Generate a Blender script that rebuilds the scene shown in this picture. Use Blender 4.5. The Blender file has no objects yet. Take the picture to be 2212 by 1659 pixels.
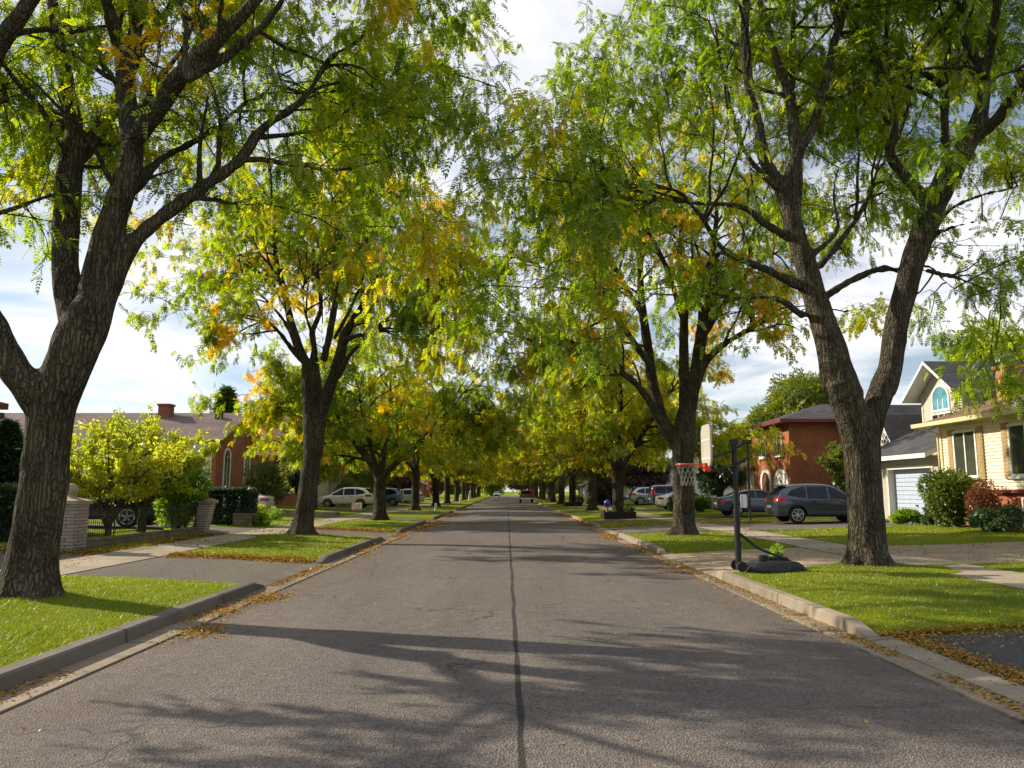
import bpy, bmesh, math, random
import numpy as np
from mathutils import Vector, Matrix

SC = bpy.context.scene
COL = SC.collection
R = math.radians
rnd = random.Random(7)

# ------------------------------------------------------------------ camera
CAM = np.array([0.0, 0.0, 1.7])
FPX = 1663.0
PITCH, YAW = R(7.89), R(0.38)
_F = np.array([math.sin(YAW) * math.cos(PITCH), math.cos(YAW) * math.cos(PITCH), math.sin(PITCH)])
_R = np.array([math.cos(YAW), -math.sin(YAW), 0.0])
_U = np.cross(_R, _F)


def at(px, py, Y):
    """world point on the sight line through photo point (px, py) at distance Y along the street"""
    ray = _F + _R * (px - 1106) / FPX + _U * (829.5 - py) / FPX
    return CAM + ray * (Y / ray[1])


cam_d = bpy.data.cameras.new('camera')
cam_d.sensor_width = 36.0
cam_d.lens = FPX / 2212 * 36
cam_d.clip_start = 0.1
cam_d.clip_end = 3000
cam = bpy.data.objects.new('camera', cam_d)
COL.objects.link(cam)
cam.location = CAM
cam.rotation_euler = (R(90) + PITCH, 0, -YAW)
SC.camera = cam


# ------------------------------------------------------------------ objects
def tag(o, label=None, cat=None, group=None, kind=None):
    if label:
        o['label'] = label
    if cat:
        o['category'] = cat
    if group:
        o['group'] = group
    if kind:
        o['kind'] = kind
    return o


def empty(name, loc, rz=0.0, label=None, cat=None, group=None):
    o = bpy.data.objects.new(name, None)
    COL.objects.link(o)
    o.location = loc
    o.rotation_euler = (0, 0, rz)
    o.empty_display_size = 0.3
    return tag(o, label, cat, group)


def link(name, me, mats, parent=None):
    if not isinstance(mats, (list, tuple)):
        mats = [mats]
    for m in mats:
        me.materials.append(m)
    o = bpy.data.objects.new(name, me)
    COL.objects.link(o)
    if parent is not None:
        o.parent = parent
    return o


def mesh_arrays(name, verts, face_sets, smooth=False, tint=None, mat_index=None):
    """verts (V,3); face_sets: list of int arrays (n,3) or (n,4)"""
    me = bpy.data.meshes.new(name)
    verts = np.asarray(verts, np.float32)
    me.vertices.add(len(verts))
    me.vertices.foreach_set('co', verts.ravel())
    loops = np.concatenate([f.ravel() for f in face_sets]).astype(np.int32)
    sizes = np.concatenate([np.full(len(f), f.shape[1], np.int32) for f in face_sets])
    starts = np.concatenate([[0], np.cumsum(sizes)[:-1]]).astype(np.int32)
    me.loops.add(len(loops))
    me.loops.foreach_set('vertex_index', loops)
    me.polygons.add(len(sizes))
    me.polygons.foreach_set('loop_start', starts)
    if smooth:
        me.polygons.foreach_set('use_smooth', np.ones(len(sizes), bool))
    if mat_index is not None:
        me.polygons.foreach_set('material_index', np.asarray(mat_index, np.int32))
    if tint is not None:
        a = me.attributes.new('tint', 'FLOAT', 'POINT')
        a.data.foreach_set('value', np.asarray(tint, np.float32))
    me.update(calc_edges=True)
    me.validate()
    return me


class MB:
    """collects boxes, prisms and tubes into one mesh"""

    def __init__(self):
        self.v, self.f, self.m = [], [], []

    def add(self, vs, fs, m=0):
        b = len(self.v)
        self.v += [tuple(v) for v in vs]
        for f in fs:
            self.f.append([b + i for i in f])
            self.m.append(m)

    def box(self, x0, x1, y0, y1, z0, z1, m=0):
        x0, x1 = min(x0, x1), max(x0, x1)
        y0, y1 = min(y0, y1), max(y0, y1)
        vs = [(x, y, z) for z in (z0, z1) for y in (y0, y1) for x in (x0, x1)]
        self.add(vs, [(0, 2, 3, 1), (4, 5, 7, 6), (0, 1, 5, 4), (2, 6, 7, 3), (0, 4, 6, 2), (1, 3, 7, 5)], m)

    def prism(self, poly, axis, a0, a1, m=0, mside=None):
        """extrude a 2D polygon along axis: 'x' -> poly is (y,z), 'y' -> (x,z), 'z' -> (x,y)"""
        def P(p, a):
            return {'x': (a, p[0], p[1]), 'y': (p[0], a, p[1]), 'z': (p[0], p[1], a)}[axis]
        n = len(poly)
        vs = [P(p, a0) for p in poly] + [P(p, a1) for p in poly]
        self.add(vs, [tuple(range(n)), tuple(range(2 * n - 1, n - 1, -1))], m)
        b = len(self.v) - 2 * n
        for i in range(n):
            j = (i + 1) % n
            self.f.append([b + i, b + n + i, b + n + j, b + j])
            self.m.append(m if mside is None else mside)

    def tube(self, pts, rad, n=8, m=0, cap=True):
        pts = [np.array(p, float) for p in pts]
        if not hasattr(rad, '__len__'):
            rad = [rad] * len(pts)
        t0 = pts[1] - pts[0]
        ref = np.array([0, 0, 1.0]) if abs(t0[2]) < 0.8 * np.linalg.norm(t0) else np.array([1.0, 0, 0])
        rings = []
        for i, p in enumerate(pts):
            t = pts[min(i + 1, len(pts) - 1)] - pts[max(i - 1, 0)]
            t = t / (np.linalg.norm(t) + 1e-9)
            a = np.cross(ref, t)
            a /= np.linalg.norm(a) + 1e-9
            b = np.cross(t, a)
            rings.append([p + rad[i] * (a * math.cos(2 * math.pi * k / n) + b * math.sin(2 * math.pi * k / n)) for k in range(n)])
        vs = [v for r in rings for v in r]
        fs = []
        for i in range(len(pts) - 1):
            for k in range(n):
                fs.append((i * n + k, i * n + (k + 1) % n, (i + 1) * n + (k + 1) % n, (i + 1) * n + k))
        if cap:
            fs.append(tuple(range(n - 1, -1, -1)))
            fs.append(tuple((len(pts) - 1) * n + k for k in range(n)))
        self.add(vs, fs, m)

    def lathe(self, prof, c, n=20, m=0, axis='z'):
        """prof: list of (radius, height)"""
        vs = []
        for r, h in prof:
            for k in range(n):
                a = 2 * math.pi * k / n
                p = (r * math.cos(a), r * math.sin(a), h)
                if axis == 'y':
                    p = (p[0], p[2], p[1])
                elif axis == 'x':
                    p = (p[2], p[0], p[1])
                vs.append((c[0] + p[0], c[1] + p[1], c[2] + p[2]))
        fs = []
        for i in range(len(prof) - 1):
            for k in range(n):
                fs.append((i * n + k, i * n + (k + 1) % n, (i + 1) * n + (k + 1) % n, (i + 1) * n + k))
        fs.append(tuple(range(n - 1, -1, -1)))
        fs.append(tuple((len(prof) - 1) * n + k for k in range(n)))
        self.add(vs, fs, m)

    def build(self, name, mats, parent=None, smooth=False, bevel=0.0, sharp=40):
        me = bpy.data.meshes.new(name)
        me.from_pydata(self.v, [], self.f)
        me.polygons.foreach_set('material_index', np.array(self.m, np.int32))
        bm = bmesh.new()
        bm.from_mesh(me)
        if bevel:
            es = [e for e in bm.edges if len(e.link_faces) == 2 and e.calc_face_angle(0) > R(35)]
            bmesh.ops.bevel(bm, geom=es, offset=bevel, segments=2, affect='EDGES', clamp_overlap=True)
        bmesh.ops.recalc_face_normals(bm, faces=bm.faces)
        bm.to_mesh(me)
        bm.free()
        if smooth or bevel:
            me.polygons.foreach_set('use_smooth', np.ones(len(me.polygons), bool))
            me.set_sharp_from_angle(angle=R(sharp))
        return link(name, me, mats, parent)


# ------------------------------------------------------------------ materials
class NT:
    def __init__(self, name):
        self.mat = bpy.data.materials.new(name)
        self.mat.use_nodes = True
        self.t = self.mat.node_tree
        self.t.nodes.clear()
        self.out = self.n('ShaderNodeOutputMaterial')

    def n(self, kind, **kw):
        nd = self.t.nodes.new(kind)
        for k, v in kw.items():
            if k.startswith('i_'):
                key = k[2:]
                key = int(key) if key.isdigit() else key.replace('_', ' ')
                nd.inputs[key].default_value = v
            else:
                setattr(nd, k, v)
        return nd

    def l(self, a, b):
        self.t.links.new(a, b)

    def pos(self):
        return self.n('ShaderNodeTexCoord').outputs['Object']

    def scaled(self, s, src=None):
        m = self.n('ShaderNodeMapping')
        self.l(src or self.pos(), m.inputs['Vector'])
        m.inputs['Scale'].default_value = s
        return m.outputs['Vector']

    def noise(self, vec, scale, detail=4, rough=0.55, dist=0.0):
        nd = self.n('ShaderNodeTexNoise')
        self.l(vec, nd.inputs['Vector'])
        nd.inputs['Scale'].default_value = scale
        nd.inputs['Detail'].default_value = detail
        nd.inputs['Roughness'].default_value = rough
        nd.inputs['Distortion'].default_value = dist
        return nd.outputs['Fac']

    def ramp(self, fac, stops, interp='LINEAR'):
        nd = self.n('ShaderNodeValToRGB')
        cr = nd.color_ramp
        cr.interpolation = interp
        while len(cr.elements) < len(stops):
            cr.elements.new(0.5)
        for e, (p, c) in zip(cr.elements, stops):
            e.position = p
            e.color = (c, c, c, 1) if not hasattr(c, '__len__') else (c[0], c[1], c[2], 1)
        self.l(fac, nd.inputs['Fac'])
        return nd.outputs['Color']

    def math(self, op, a, b=None, clamp=False):
        nd = self.n('ShaderNodeMath', operation=op, use_clamp=clamp)
        for i, v in enumerate((a, b)):
            if v is None:
                continue
            if hasattr(v, 'links'):
                self.l(v, nd.inputs[i])
            else:
                nd.inputs[i].default_value = v
        return nd.outputs[0]

    def mix(self, fac, a, b, mode='MIX'):
        nd = self.n('ShaderNodeMix', data_type='RGBA', blend_type=mode)
        for sock, v in ((nd.inputs[0], fac), (nd.inputs[6], a), (nd.inputs[7], b)):
            if hasattr(v, 'links'):
                self.l(v, sock)
            elif hasattr(v, '__len__'):
                sock.default_value = (v[0], v[1], v[2], 1)
            else:
                sock.default_value = v
        return nd.outputs[2]

    def bump(self, h, strength=0.5, dist=0.02, prev=None):
        b = self.n('ShaderNodeBump')
        b.inputs['Strength'].default_value = strength
        b.inputs['Distance'].default_value = dist
        self.l(h, b.inputs['Height'])
        if prev is not None:
            self.l(prev, b.inputs['Normal'])
        return b.outputs['Normal']

    def surf(self, color, rough=0.8, normal=None, spec=0.3, metal=0.0, coat=0.0):
        p = self.n('ShaderNodeBsdfPrincipled')
        if hasattr(color, 'links'):
            self.l(color, p.inputs['Base Color'])
        else:
            p.inputs['Base Color'].default_value = (*color, 1)
        if hasattr(rough, 'links'):
            self.l(rough, p.inputs['Roughness'])
        else:
            p.inputs['Roughness'].default_value = rough
        p.inputs['Specular IOR Level'].default_value = spec
        p.inputs['Metallic'].default_value = metal
        p.inputs['Coat Weight'].default_value = coat
        p.inputs['Coat Roughness'].default_value = 0.05
        if normal is not None:
            self.l(normal, p.inputs['Normal'])
        self.l(p.outputs[0], self.out.inputs[0])
        return self.mat


M = {}


def plain(name, col, rough=0.6, var=0.12, scale=3.0, spec=0.3, metal=0.0, coat=0.0, bump=0.0):
    t = NT(name)
    nz = t.noise(t.pos(), scale, 5)
    lo = tuple(c * (1 - var) for c in col)
    hi = tuple(min(1, c * (1 + var)) for c in col)
    c = t.ramp(nz, [(0.3, lo), (0.7, hi)])
    nrm = t.bump(t.noise(t.pos(), scale * 12, 3), bump, 0.01) if bump else None
    M[name] = t.surf(c, rough, nrm, spec, metal, coat)
    return M[name]


def mat_asphalt(name, base, crack=True, seam=False, grain=95):
    t = NT(name)
    p = t.pos()
    g = t.noise(p, grain, 2, 0.7)
    v = t.n('ShaderNodeTexVoronoi', feature='F1')
    t.l(p, v.inputs['Vector'])
    v.inputs['Scale'].default_value = 62
    big = t.noise(t.scaled((1, 0.22, 1)), 0.8, 4)
    mid = t.noise(p, 4.5, 5, 0.6)
    c = t.ramp(g, [(0.3, tuple(x * 0.35 for x in base)), (0.5, base), (0.7, tuple(x * 1.9 for x in base))])
    c = t.mix(0.5, c, t.ramp(v.outputs['Color'], [(0.15, tuple(x * 0.35 for x in base)), (0.85, tuple(x * 1.8 for x in base))]))
    c = t.mix(1.0, c, t.ramp(big, [(0.3, (0.82, 0.82, 0.84)), (0.7, (1.15, 1.13, 1.1))]), 'MULTIPLY')
    c = t.mix(1.0, c, t.ramp(mid, [(0.3, 0.88), (0.7, 1.1)]), 'MULTIPLY')
    h = t.math('ADD', t.math('MULTIPLY', g, 0.6), t.math('MULTIPLY', v.outputs['Distance'], 1.4))
    if crack:
        vc = t.n('ShaderNodeTexVoronoi', feature='DISTANCE_TO_EDGE')
        wv = t.n('ShaderNodeVectorMath', operation='ADD')
        nzc = t.n('ShaderNodeTexNoise')
        nzc.inputs['Scale'].default_value = 2.2
        t.l(p, nzc.inputs['Vector'])
        sc = t.n('ShaderNodeVectorMath', operation='SCALE')
        t.l(nzc.outputs['Color'], sc.inputs[0])
        sc.inputs['Scale'].default_value = 0.9
        t.l(p, wv.inputs[0])
        t.l(sc.outputs[0], wv.inputs[1])
        mp = t.scaled((0.12, 0.26, 0.2), wv.outputs[0])
        t.l(mp, vc.inputs['Vector'])
        vc.inputs['Scale'].default_value = 1.0
        line = t.ramp(vc.outputs['Distance'], [(0.0, 1.0), (0.005, 0.0)])
        brk = t.ramp(t.noise(p, 0.6, 3), [(0.48, 0), (0.56, 1)])
        f = t.math('MULTIPLY', t.math('MULTIPLY', line, brk), 0.85)
        c = t.mix(f, c, tuple(x * 0.3 for x in base))
    if seam:
        sep = t.n('ShaderNodeSeparateXYZ')
        t.l(p, sep.inputs[0])
        wob = t.math('MULTIPLY', t.math('SUBTRACT', t.noise(t.scaled((0, 1, 0)), 0.35, 6, 0.6), 0.5), 0.10)
        d = t.math('ABSOLUTE', t.math('ADD', t.math('SUBTRACT', sep.outputs['X'], 0.10), wob))
        wid = t.math('ADD', t.math('MULTIPLY', t.noise(t.scaled((0, 1, 0)), 1.0, 4), 0.05), 0.006)
        f = t.math('SUBTRACT', 1.0, t.math('DIVIDE', d, wid), True)
        f = t.math('MULTIPLY', t.math('MULTIPLY', f, 3.0, True), 0.85)
        c = t.mix(f, c, (0.018, 0.018, 0.02))
        # leaf litter stain towards the gutters
        e = t.math('SUBTRACT', t.math('ABSOLUTE', sep.outputs['X']), 2.6)
        e = t.math('MULTIPLY', t.math('MULTIPLY', e, 0.8, True), t.ramp(t.noise(p, 1.3, 5), [(0.4, 0), (0.7, 0.5)]))
        c = t.mix(e, c, (0.12, 0.075, 0.035))
    M[name] = t.surf(c, 0.86, t.bump(h, 0.75, 0.012), 0.25)
    return M[name]


def mat_concrete(name, base, joints=0.0, stain=0.5):
    t = NT(name)
    p = t.pos()
    c = t.ramp(t.noise(p, 1.2, 6, 0.65), [(0.25, tuple(x * 0.72 for x in base)), (0.55, base), (0.8, tuple(x * 1.2 for x in base))])
    c = t.mix(1.0, c, t.ramp(t.noise(p, 60, 3, 0.7), [(0.3, 0.8), (0.7, 1.15)]), 'MULTIPLY')
    h = t.noise(p, 70, 3)
    if joints:
        sep = t.n('ShaderNodeSeparateXYZ')
        t.l(p, sep.inputs[0])
        fr = t.math('FRACT', t.math('DIVIDE', sep.outputs['Y'], joints))
        d = t.math('ABSOLUTE', t.math('SUBTRACT', fr, 0.5))
        f = t.math('GREATER_THAN', d, 0.5 - 0.008)
        c = t.mix(t.math('MULTIPLY', f, 0.75), c, tuple(x * 0.25 for x in base))
        panel = t.n('ShaderNodeTexWhiteNoise', noise_dimensions='1D')
        t.l(t.math('FLOOR', t.math('ADD', t.math('DIVIDE', sep.outputs['Y'], joints), 0.0)), panel.inputs['W'])
        c = t.mix(1.0, c, t.ramp(panel.outputs['Value'], [(0, 0.82), (1, 1.12)]), 'MULTIPLY')
    s = t.ramp(t.noise(p, 2.7, 6, 0.7), [(0.5, 0), (0.75, stain)])
    c = t.mix(s, c, tuple(x * f for x, f in zip(base, (0.55, 0.5, 0.42))))
    M[name] = t.surf(c, 0.9, t.bump(h, 0.4, 0.008), 0.2)
    return M[name]


def mat_brick(name, a, b, mortar, size=(0.22, 0.075), bumpd=0.01):
    t = NT(name)
    sep = t.n('ShaderNodeSeparateXYZ')
    t.l(t.pos(), sep.inputs[0])
    cmb = t.n('ShaderNodeCombineXYZ')
    t.l(t.math('ADD', sep.outputs['X'], sep.outputs['Y']), cmb.inputs[0])
    t.l(sep.outputs['Z'], cmb.inputs[1])
    br = t.n('ShaderNodeTexBrick')
    t.l(cmb.outputs[0], br.inputs['Vector'])
    br.inputs['Color1'].default_value = (*a, 1)
    br.inputs['Color2'].default_value = (*b, 1)
    br.inputs['Mortar'].default_value = (*mortar, 1)
    br.inputs['Scale'].default_value = 1.0
    br.inputs['Mortar Size'].default_value = 0.008
    br.inputs['Brick Width'].default_value = size[0]
    br.inputs['Row Height'].default_value = size[1]
    c = t.mix(1.0, br.outputs['Color'], t.ramp(t.noise(t.pos(), 1.1, 5), [(0.3, 0.8), (0.7, 1.15)]), 'MULTIPLY')
    c = t.mix(1.0, c, t.ramp(t.noise(t.pos(), 14, 4), [(0.3, 0.85), (0.7, 1.12)]), 'MULTIPLY')
    inv = t.math('SUBTRACT', 1.0, br.outputs['Fac'])
    M[name] = t.surf(c, 0.88, t.bump(inv, 0.6, bumpd), 0.2)
    return M[name]


def mat_shingle(name, a, b):
    t = NT(name)
    sep = t.n('ShaderNodeSeparateXYZ')
    t.l(t.pos(), sep.inputs[0])
    cmb = t.n('ShaderNodeCombineXYZ')
    t.l(t.math('ADD', sep.outputs['X'], sep.outputs['Y']), cmb.inputs[0])
    t.l(sep.outputs['Z'], cmb.inputs[1])
    br = t.n('ShaderNodeTexBrick')
    t.l(cmb.outputs[0], br.inputs['Vector'])
    br.inputs['Color1'].default_value = (*a, 1)
    br.inputs['Color2'].default_value = (*b, 1)
    br.inputs['Mortar'].default_value = (*[x * 0.5 for x in a], 1)
    br.inputs['Scale'].default_value = 1.0
    br.inputs['Mortar Size'].default_value = 0.006
    br.inputs['Brick Width'].default_value = 0.3
    br.inputs['Row Height'].default_value = 0.055
    c = t.mix(1.0, br.outputs['Color'], t.ramp(t.noise(t.pos(), 0.9, 5), [(0.3, 0.75), (0.7, 1.2)]), 'MULTIPLY')
    c = t.mix(1.0, c, t.ramp(t.noise(t.pos(), 40, 2), [(0.3, 0.75), (0.7, 1.25)]), 'MULTIPLY')
    M[name] = t.surf(c, 0.9, t.bump(t.math('SUBTRACT', 1.0, br.outputs['Fac']), 0.5, 0.01), 0.2)
    return M[name]


def mat_bark(name, dark, light, moss=0.3, zs=0.16):
    t = NT(name)
    p = t.pos()
    v1 = t.scaled((1, 1, zs))
    n1 = t.noise(v1, 17, 5, 0.62, 0.6)
    vo = t.n('ShaderNodeTexVoronoi', feature='DISTANCE_TO_EDGE')
    wv = t.n('ShaderNodeVectorMath', operation='ADD')
    nz = t.n('ShaderNodeTexNoise')
    nz.inputs['Scale'].default_value = 6
    t.l(p, nz.inputs['Vector'])
    sc = t.n('ShaderNodeVectorMath', operation='SCALE')
    sc.inputs['Scale'].default_value = 0.10
    t.l(nz.outputs['Color'], sc.inputs[0])
    t.l(v1, wv.inputs[0])
    t.l(sc.outputs[0], wv.inputs[1])
    t.l(wv.outputs[0], vo.inputs['Vector'])
    vo.inputs['Scale'].default_value = 19
    ridge = t.ramp(vo.outputs['Distance'], [(0.0, 0.0), (0.25, 1.0)])
    h = t.math('ADD', t.math('MULTIPLY', n1, 1.1), t.math('MULTIPLY', ridge, 0.5))
    c = t.ramp(h, [(0.45, dark), (1.25, light)])
    c = t.mix(1.0, c, t.ramp(t.noise(p, 1.6, 5), [(0.3, 0.6), (0.7, 1.45)]), 'MULTIPLY')
    c = t.mix(t.ramp(t.noise(p, 2.3, 5, 0.6), [(0.5, 0), (0.75, moss)]), c, (0.07, 0.085, 0.03))
    c = t.mix(t.ramp(t.noise(t.scaled((1, 1, 0.5)), 7, 4), [(0.60, 0), (0.72, 0.4)]), c, (0.17, 0.16, 0.13))
    M[name] = t.surf(c, 0.92, t.bump(h, 1.0, 0.10), 0.15)
    return M[name]


def mat_leaf(name, stops, trans_gain=1.9, trans=0.5, jitter=0.25, gloss=0.08):
    t = NT(name)
    a = t.n('ShaderNodeAttribute', attribute_name='tint')
    oi = t.n('ShaderNodeObjectInfo')
    sh = t.math('MULTIPLY', t.math('SUBTRACT', oi.outputs['Random'], 0.5), jitter)
    f = t.math('ADD', a.outputs['Fac'], sh, True)
    c = t.ramp(f, stops)
    tc = t.mix(1.0, c, (trans_gain, trans_gain, trans_gain * 0.55), 'MULTIPLY')
    d = t.n('ShaderNodeBsdfDiffuse')
    t.l(c, d.inputs[0])
    tr = t.n('ShaderNodeBsdfTranslucent')
    t.l(tc, tr.inputs[0])
    mx = t.n('ShaderNodeMixShader')
    mx.inputs[0].default_value = trans
    t.l(d.outputs[0], mx.inputs[1])
    t.l(tr.outputs[0], mx.inputs[2])
    g = t.n('ShaderNodeBsdfGlossy')
    g.inputs['Roughness'].default_value = 0.4
    g.inputs['Color'].default_value = (0.8, 0.85, 0.9, 1)
    m2 = t.n('ShaderNodeMixShader')
    m2.inputs[0].default_value = gloss
    t.l(mx.outputs[0], m2.inputs[1])
    t.l(g.outputs[0], m2.inputs[2])
    t.l(m2.outputs[0], t.out.inputs[0])
    M[name] = t.mat
    return t.mat


# materials
mat_asphalt('road_asphalt', (0.130, 0.113, 0.106), True, True)
mat_asphalt('driveway_asphalt', (0.075, 0.072, 0.07), True)
mat_asphalt('driveway_worn', (0.13, 0.115, 0.1), True)
mat_concrete('concrete_walk', (0.34, 0.285, 0.225), 1.55)
mat_concrete('concrete_drive', (0.33, 0.26, 0.185), 0.0, 0.6)
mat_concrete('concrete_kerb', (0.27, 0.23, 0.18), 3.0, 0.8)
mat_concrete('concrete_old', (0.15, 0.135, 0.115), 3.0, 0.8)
mat_concrete('concrete_gutter', (0.25, 0.205, 0.16), 3.0, 0.8)
mat_brick('brick_red', (0.30, 0.085, 0.035), (0.37, 0.125, 0.05), (0.24, 0.15, 0.1))
mat_brick('brick_dark', (0.22, 0.07, 0.04), (0.28, 0.09, 0.05), (0.16, 0.11, 0.09))
mat_brick('brick_orange', (0.40, 0.15, 0.06), (0.48, 0.2, 0.08), (0.3, 0.22, 0.16))
mat_brick('brick_pale', (0.38, 0.32, 0.29), (0.45, 0.38, 0.34), (0.10, 0.08, 0.07), (0.40, 0.082), 0.02)
mat_brick('stone_pale', (0.42, 0.36, 0.3), (0.5, 0.43, 0.35), (0.3, 0.26, 0.22), (0.45, 0.2))
mat_brick('stone_rough', (0.16, 0.13, 0.10), (0.23, 0.18, 0.14), (0.07, 0.06, 0.05), (0.3, 0.14), 0.03)
mat_shingle('shingle_brown', (0.17, 0.095, 0.065), (0.21, 0.12, 0.085))
mat_shingle('shingle_mauve', (0.15, 0.115, 0.11), (0.19, 0.145, 0.135))
mat_shingle('shingle_dark', (0.055, 0.055, 0.062), (0.085, 0.082, 0.09))
plain('jamb_grey', (0.40, 0.37, 0.32), 0.7)
plain('white_trim', (0.72, 0.70, 0.66), 0.5)
plain('cream_trim', (0.66, 0.55, 0.33), 0.55)
plain('tan_trim', (0.34, 0.24, 0.12), 0.6)
plain('red_trim', (0.16, 0.03, 0.025), 0.5)
plain('yellow_siding', (0.70, 0.64, 0.49), 0.55, 0.06)
plain('white_siding', (0.66, 0.62, 0.56), 0.6, 0.08)
plain('grey_stucco', (0.46, 0.43, 0.39), 0.85, 0.08, 2.0, 0.2, bump=0.3)
plain('grey_siding', (0.30, 0.31, 0.34), 0.7, 0.08)
plain('garage_blue', (0.40, 0.47, 0.60), 0.55, 0.06)
plain('door_brown', (0.12, 0.05, 0.03), 0.5)
plain('curtain', (0.5, 0.52, 0.46), 0.9)
plain('black_iron', (0.018, 0.018, 0.02), 0.45, 0.2)
plain('black_plastic', (0.016, 0.017, 0.02), 0.38, 0.2, 5)
plain('tyre_rubber', (0.02, 0.02, 0.021), 0.85)
plain('rim_alloy', (0.55, 0.56, 0.58), 0.3, 0.05, metal=0.85)
plain('chrome', (0.7, 0.7, 0.72), 0.15, 0.03, metal=1.0)
plain('plate_white', (0.6, 0.62, 0.66), 0.4)
plain('sign_white', (0.8, 0.78, 0.78), 0.4)
plain('sign_red', (0.5, 0.06, 0.05), 0.45)
plain('hoop_orange', (0.62, 0.09, 0.03), 0.4)
plain('net_white', (0.2, 0.2, 0.18), 0.8)
plain('board_beige', (0.40, 0.38, 0.33), 0.5)
plain('board_red', (0.5, 0.07, 0.06), 0.5)
plain('blue_ball', (0.05, 0.08, 0.45), 0.15)
plain('timber_dark', (0.035, 0.028, 0.02), 0.85, 0.3)
plain('metal_grey', (0.35, 0.35, 0.36), 0.45, 0.1, metal=0.5)
plain('concrete_cast', (0.33, 0.27, 0.19), 0.9, 0.25, 4, 0.2, bump=0.5)
plain('soil', (0.05, 0.035, 0.022), 0.95, 0.3, 8, bump=0.6)


def mat_glass(name, col, rough=0.04):
    t = NT(name)
    n = t.noise(t.pos(), 1.4, 2)
    M[name] = t.surf(t.ramp(n, [(0.3, tuple(c * 0.7 for c in col)), (0.7, tuple(c * 1.3 for c in col))]), rough, None, 0.6)


mat_glass('window_glass', (0.045, 0.055, 0.04))
mat_glass('window_blue', (0.10, 0.30, 0.42))
mat_glass('car_glass', (0.012, 0.017, 0.035), 0.1)
M['car_glass'].node_tree.nodes['Principled BSDF'].inputs['Specular IOR Level'].default_value = 0.22
mat_glass('lamp_red', (0.42, 0.015, 0.02), 0.12)
mat_glass('lamp_clear', (0.6, 0.62, 0.64), 0.1)
mat_bark('bark', (0.024, 0.020, 0.014), (0.118, 0.099, 0.070), 0.4, 0.05)
mat_bark('bark_shrub', (0.06, 0.05, 0.025), (0.2, 0.17, 0.09), 0.3, 0.4)
LOC = [(0.0, (0.06, 0.115, 0.003)), (0.35, (0.15, 0.205, 0.004)), (0.58, (0.26, 0.25, 0.005)), (0.78, (0.40, 0.275, 0.006)), (1.0, (0.47, 0.23, 0.008))]
mat_leaf('leaf_locust', LOC, 2.7, 0.68, 0.12, 0.03)
mat_leaf('leaf_yellow', [(0.0, (0.09, 0.14, 0.008)), (0.5, (0.27, 0.31, 0.015)), (1.0, (0.42, 0.37, 0.03))], 2.3, 0.6, 0.0, 0.05)
mat_leaf('leaf_bright', [(0.0, (0.06, 0.13, 0.008)), (0.5, (0.16, 0.26, 0.015)), (1.0, (0.28, 0.33, 0.03))], 2.3, 0.6, 0.0, 0.05)
mat_leaf('leaf_dark', [(0.0, (0.012, 0.032, 0.01)), (0.5, (0.022, 0.055, 0.014)), (1.0, (0.06, 0.11, 0.02))], 1.5, 0.3, 0.0, 0.1)
mat_leaf('leaf_mid', [(0.0, (0.03, 0.062, 0.008)), (0.5, (0.065, 0.11, 0.010)), (1.0, (0.16, 0.18, 0.015))], 2.0, 0.45, 0.0, 0.05)
mat_leaf('leaf_red', [(0.0, (0.09, 0.03, 0.015)), (0.5, (0.19, 0.06, 0.025)), (1.0, (0.3, 0.12, 0.03))], 1.8, 0.45, 0.0)
mat_leaf('leaf_purple', [(0.0, (0.03, 0.012, 0.016)), (0.5, (0.06, 0.022, 0.026)), (1.0, (0.11, 0.05, 0.03))], 1.5, 0.4, 0.0)
mat_leaf('leaf_hosta', [(0.0, (0.04, 0.09, 0.03)), (0.5, (0.1, 0.17, 0.06)), (1.0, (0.3, 0.36, 0.22))], 1.5, 0.35, 0.0)
mat_leaf('leaf_fallen', [(0.0, (0.13, 0.055, 0.015)), (0.4, (0.30, 0.13, 0.025)), (0.75, (0.42, 0.25, 0.04)), (1.0, (0.42, 0.33, 0.07))], 1.2, 0.15, 0.0, 0.04)
mat_leaf('grass_blade', [(0.0, (0.105, 0.155, 0.004)), (0.5, (0.20, 0.245, 0.006)), (0.85, (0.30, 0.295, 0.010)), (1.0, (0.38, 0.32, 0.05))], 1.9, 0.45, 0.0, 0.05)


def mat_lawn():
    t = NT('lawn_ground')
    p = t.pos()
    fine = t.noise(p, 55, 4, 0.75)
    st = t.noise(t.scaled((1, 0.35, 1)), 26, 4, 0.7)
    big = t.noise(p, 0.55, 5, 0.6)
    c = t.ramp(fine, [(0.28, (0.07, 0.10, 0.003)), (0.5, (0.155, 0.195, 0.005)), (0.72, (0.26, 0.275, 0.01))])
    c = t.mix(0.35, c, t.ramp(st, [(0.3, (0.11, 0.15, 0.004)), (0.7, (0.27, 0.30, 0.008))]))
    c = t.mix(1.0, c, t.ramp(big, [(0.3, (0.72, 0.85, 0.8)), (0.7, (1.25, 1.1, 1.0))]), 'MULTIPLY')
    c = t.mix(t.ramp(t.noise(p, 1.9, 5, 0.7), [(0.62, 0), (0.8, 0.35)]), c, (0.20, 0.15, 0.05))
    h = t.math('ADD', fine, t.math('MULTIPLY', st, 0.6))
    M['lawn'] = t.surf(c, 0.95, t.bump(h, 0.9, 0.03), 0.1)


mat_lawn()


def norm(a):
    return a / (np.linalg.norm(a, axis=-1, keepdims=True) + 1e-9)
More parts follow.
